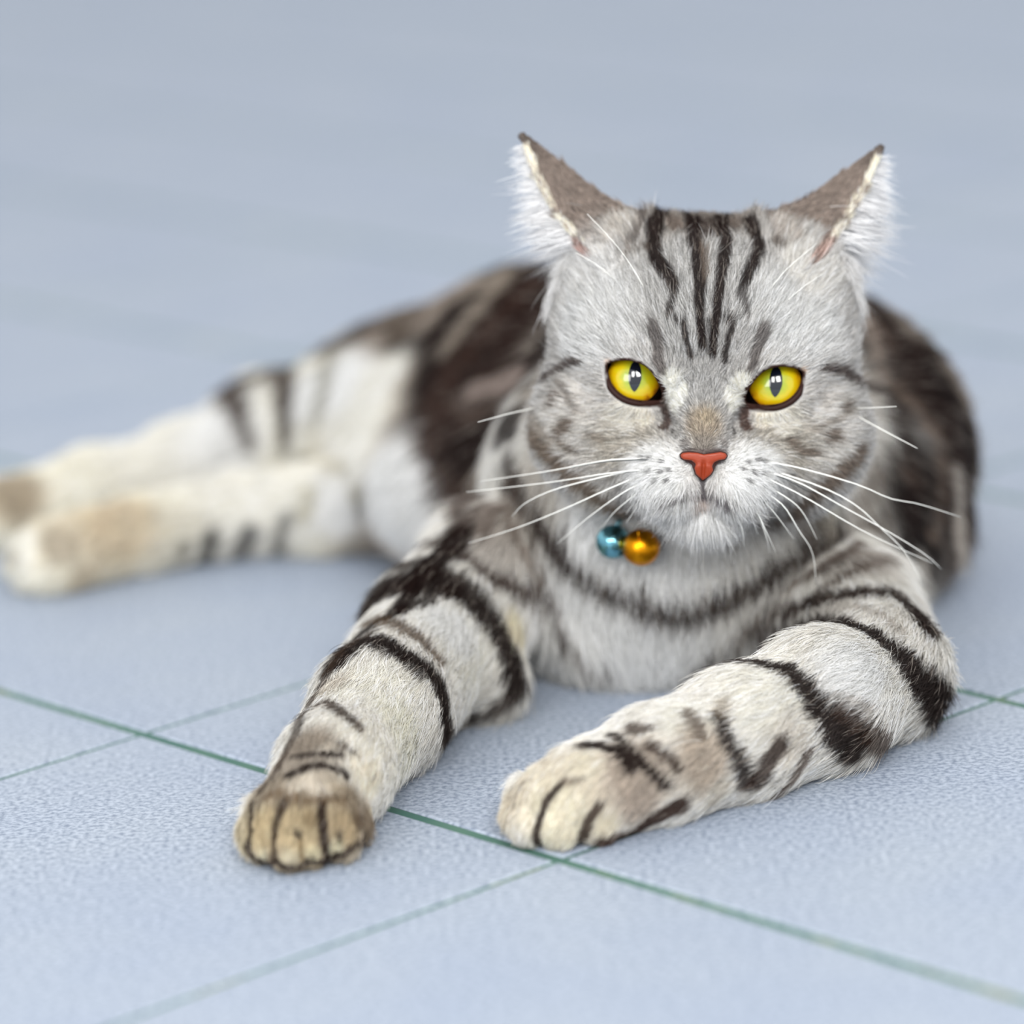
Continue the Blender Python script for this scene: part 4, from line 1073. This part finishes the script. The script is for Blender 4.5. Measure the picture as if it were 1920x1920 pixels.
    rad = np.where(DE > 700, 0.0052, np.where(DE > 250, 0.0072, 0.011)) * np.where(inner, 1.1, 1.0)
    
    pts, C, rad = pts[ok], C[ok], rad[ok]
    M_ = len(pts)
    hc = bpy.data.hair_curves.new('fur')
    hc.add_curves([5] * M_)
    hc.attributes['position'].data.foreach_set('vector', (pts * CM).astype(np.float32).ravel())
    ra = hc.attributes.get('radius') or hc.attributes.new('radius', 'FLOAT', 'POINT')
    ra.data.foreach_set('value', (rad[:, None] * np.array([1.0, 1.0, 0.9, 0.65, 0.12])[None] * CM).astype(np.float32).ravel())
    ca = hc.attributes.new('coat', 'FLOAT_COLOR', 'CURVE')
    ca.data.foreach_set('color', np.concatenate([C, np.ones((M_, 1))], 1).astype(np.float32).ravel())
    hm = bpy.data.materials.new('fur_hair'); hm.use_nodes = True
    n = hm.node_tree; n.nodes.clear()
    out = n.nodes.new('ShaderNodeOutputMaterial'); at = n.nodes.new('ShaderNodeAttribute'); at.attribute_name = 'coat'
    di = n.nodes.new('ShaderNodeBsdfDiffuse'); tl = n.nodes.new('ShaderNodeBsdfTranslucent'); gl = n.nodes.new('ShaderNodeBsdfGlossy')
    gl.inputs['Roughness'].default_value = 0.45; gl.inputs['Color'].default_value = (0.8, 0.8, 0.8, 1)
    m1 = n.nodes.new('ShaderNodeMixShader'); m1.inputs[0].default_value = 0.32
    m2 = n.nodes.new('ShaderNodeMixShader'); m2.inputs[0].default_value = 0.02
    for b in (di, tl): n.links.new(at.outputs['Color'], b.inputs['Color'])
    n.links.new(di.outputs[0], m1.inputs[1]); n.links.new(tl.outputs[0], m1.inputs[2])
    n.links.new(m1.outputs[0], m2.inputs[1]); n.links.new(gl.outputs[0], m2.inputs[2]); n.links.new(m2.outputs[0], out.inputs['Surface'])
    hc.materials.append(hm)
    o = bpy.data.objects.new('fur', hc); COL.objects.link(o); o.parent = cat
    o['kind'] = 'stuff'
    print('hairs', M_, round(_t.time() - _t0, 1))
make_fur()

# ------------------------------------------------------------------ collar and its two bells
def metal(name, col, rough):
    m, nt, b = mat(name, col, rough, 1.0, 0.5); return m
COLM, _, _ = mat('dark_collar_cord', (40, 38, 40), 0.7, 0, 0.2)
fr, ok = trace([(1020, 930), (1070, 962), (1120, 985), (1175, 1000), (1240, 1012), (1318, 1016), (1400, 1010), (1470, 992), (1540, 962), (1600, 925)])
fr = fr + grad(sdf, fr) * -0.03
nc = fr[[0, -1]].mean(0)
bk = []
for a in np.linspace(0.15, math.pi - 0.15, 13):                      # round the nape, on the surface of the neck
    e_ = np.array([math.cos(a), math.sin(a), 0.25 * math.sin(a)]); q = nc + e_ * 3.0
    for _ in range(40):
        s_ = sdf(q[None])[0]
        if s_ > 0.05 or np.linalg.norm(q - nc) > 7.5: break
        q = q + e_ * max(0.1, -s_ * 0.8)
    bk.append(q)
ring = list(fr) + bk
rr = smooth_loop3 = []
nR = len(ring)
for i in range(nR * 4):
    u = i / 4; a = int(u); t = u - a
    p0, p1, p2, p3 = (np.asarray(ring[(a + q) % nR]) for q in (-1, 0, 1, 2))
    rr.append(0.5 * (2 * p1 + (p2 - p0) * t + (2 * p0 - 5 * p1 + 4 * p2 - p3) * t * t + (3 * p1 - p0 - 3 * p2 + p3) * t ** 3))
vv, ff = [], []; n = len(rr)
for i in range(n):
    t = nrm(rr[(i + 1) % n] - rr[i - 1]); a = nrm(np.cross(t, (0.0, 0.3, 1))); b = np.cross(t, a)
    for k in range(6):
        an = 2 * math.pi * k / 6; vv.append(rr[i] + 0.09 * (a * math.cos(an) + 1.8 * b * math.sin(an)))
for i in range(n):
    for k in range(6): ff.append((i * 6 + k, i * 6 + (k + 1) % 6, ((i + 1) % n) * 6 + (k + 1) % 6, ((i + 1) % n) * 6 + k))
collar = mesh_obj('collar', vv, ff, COLM, cat)
collar['label'] = 'thin dark cord collar sunk in the throat fur'

def bell(name, px, r, axis, slot, col, rough, label, push):
    S, ok = trace([px]); g = nrm(grad(sdf, S)[0])
    c = S[0] + VIEW * push
    ax = nrm(axis); sx = nrm(np.cross(ax, slot)); sy = np.cross(sx, ax)
    Mx = Matrix((tuple(sx), tuple(sy), tuple(ax))).transposed().to_4x4(); Mx.translation = Vector(c * CM)
    root = bpy.data.objects.new(name, None); COL.objects.link(root); root.matrix_world = Mx
    root.empty_display_size = 0.003
    root['label'] = label; root['category'] = 'bell'; root['group'] = "bells on the cat's collar"
    m = metal(name + '_metal', col, rough)
    prof = []
    for k in range(25):
        a = math.pi * k / 24
        q = r * (1 + 0.035 * math.exp(-((a - math.pi / 2) / 0.07) ** 2))
        prof.append((q * math.sin(a), q * math.cos(a)))
    nu = 48; V_, F_ = [], []
    for x, z in prof:
        for i in range(nu): V_.append((x * math.cos(2 * math.pi * i / nu), x * math.sin(2 * math.pi * i / nu), z))
    for k in range(24):
        for i in range(nu):
            q = (k * nu + i, (k + 1) * nu + i, (k + 1) * nu + (i + 1) % nu, k * nu + (i + 1) % nu)
            cx = sum(V_[t][0] for t in q) / 4; cy = sum(V_[t][1] for t in q) / 4; cz = sum(V_[t][2] for t in q) / 4
            cut = cz < -0.2 * r and abs(cx) < 0.09 * r
            hole = cz < 0 and ((abs(cy) - 0.86 * r) ** 2 + cx ** 2 + (cz + 0.42 * r) ** 2) < (0.24 * r) ** 2
            if not (cut or hole): F_.append(q)
    sh = mesh_obj('shell', V_, F_, m, root)
    so_ = sh.modifiers.new('thick', 'SOLIDIFY'); so_.thickness = 0.05 * r * CM; so_.offset = -1
    P, F = [], []
    for i in range(16):
        for k in range(8):
            a, b = 2 * math.pi * i / 16, 2 * math.pi * k / 8
            q = 0.2 * r + 0.06 * r * math.cos(b)
            P.append((q * math.cos(a), 0.06 * r * math.sin(b), 1.12 * r + q * math.sin(a)))
            F.append((i * 8 + k, i * 8 + (k + 1) % 8, ((i + 1) % 16) * 8 + (k + 1) % 8, ((i + 1) % 16) * 8 + k))
    mesh_obj('hanging_loop', P, F, m, root)
    P = [(0.26 * r * math.sin(math.pi * j / 8) * math.cos(2 * math.pi * i / 12), 0.26 * r * math.sin(math.pi * j / 8) * math.sin(2 * math.pi * i / 12), -0.62 * r + 0.26 * r * math.cos(math.pi * j / 8)) for j in range(9) for i in range(12)]
    F = [(j * 12 + i, (j + 1) * 12 + i, (j + 1) * 12 + (i + 1) % 12, j * 12 + (i + 1) % 12) for j in range(8) for i in range(12)]
    mesh_obj('clapper', P, F, PUPM, root)
    return root
bell('bell', (1150, 1014), 0.56, (0.36, 0.25, 0.9), (0.9, -0.8, -0.3), (124, 186, 200), 0.16, "small teal blue metallic bell under the cat's chin", 0.8)
bell('bell', (1203, 1024), 0.61, (-0.1, -0.55, 0.8), (1, 0, 0), (222, 146, 20), 0.33, "golden orange metallic bell beside the teal one under the cat's chin", 1.0)
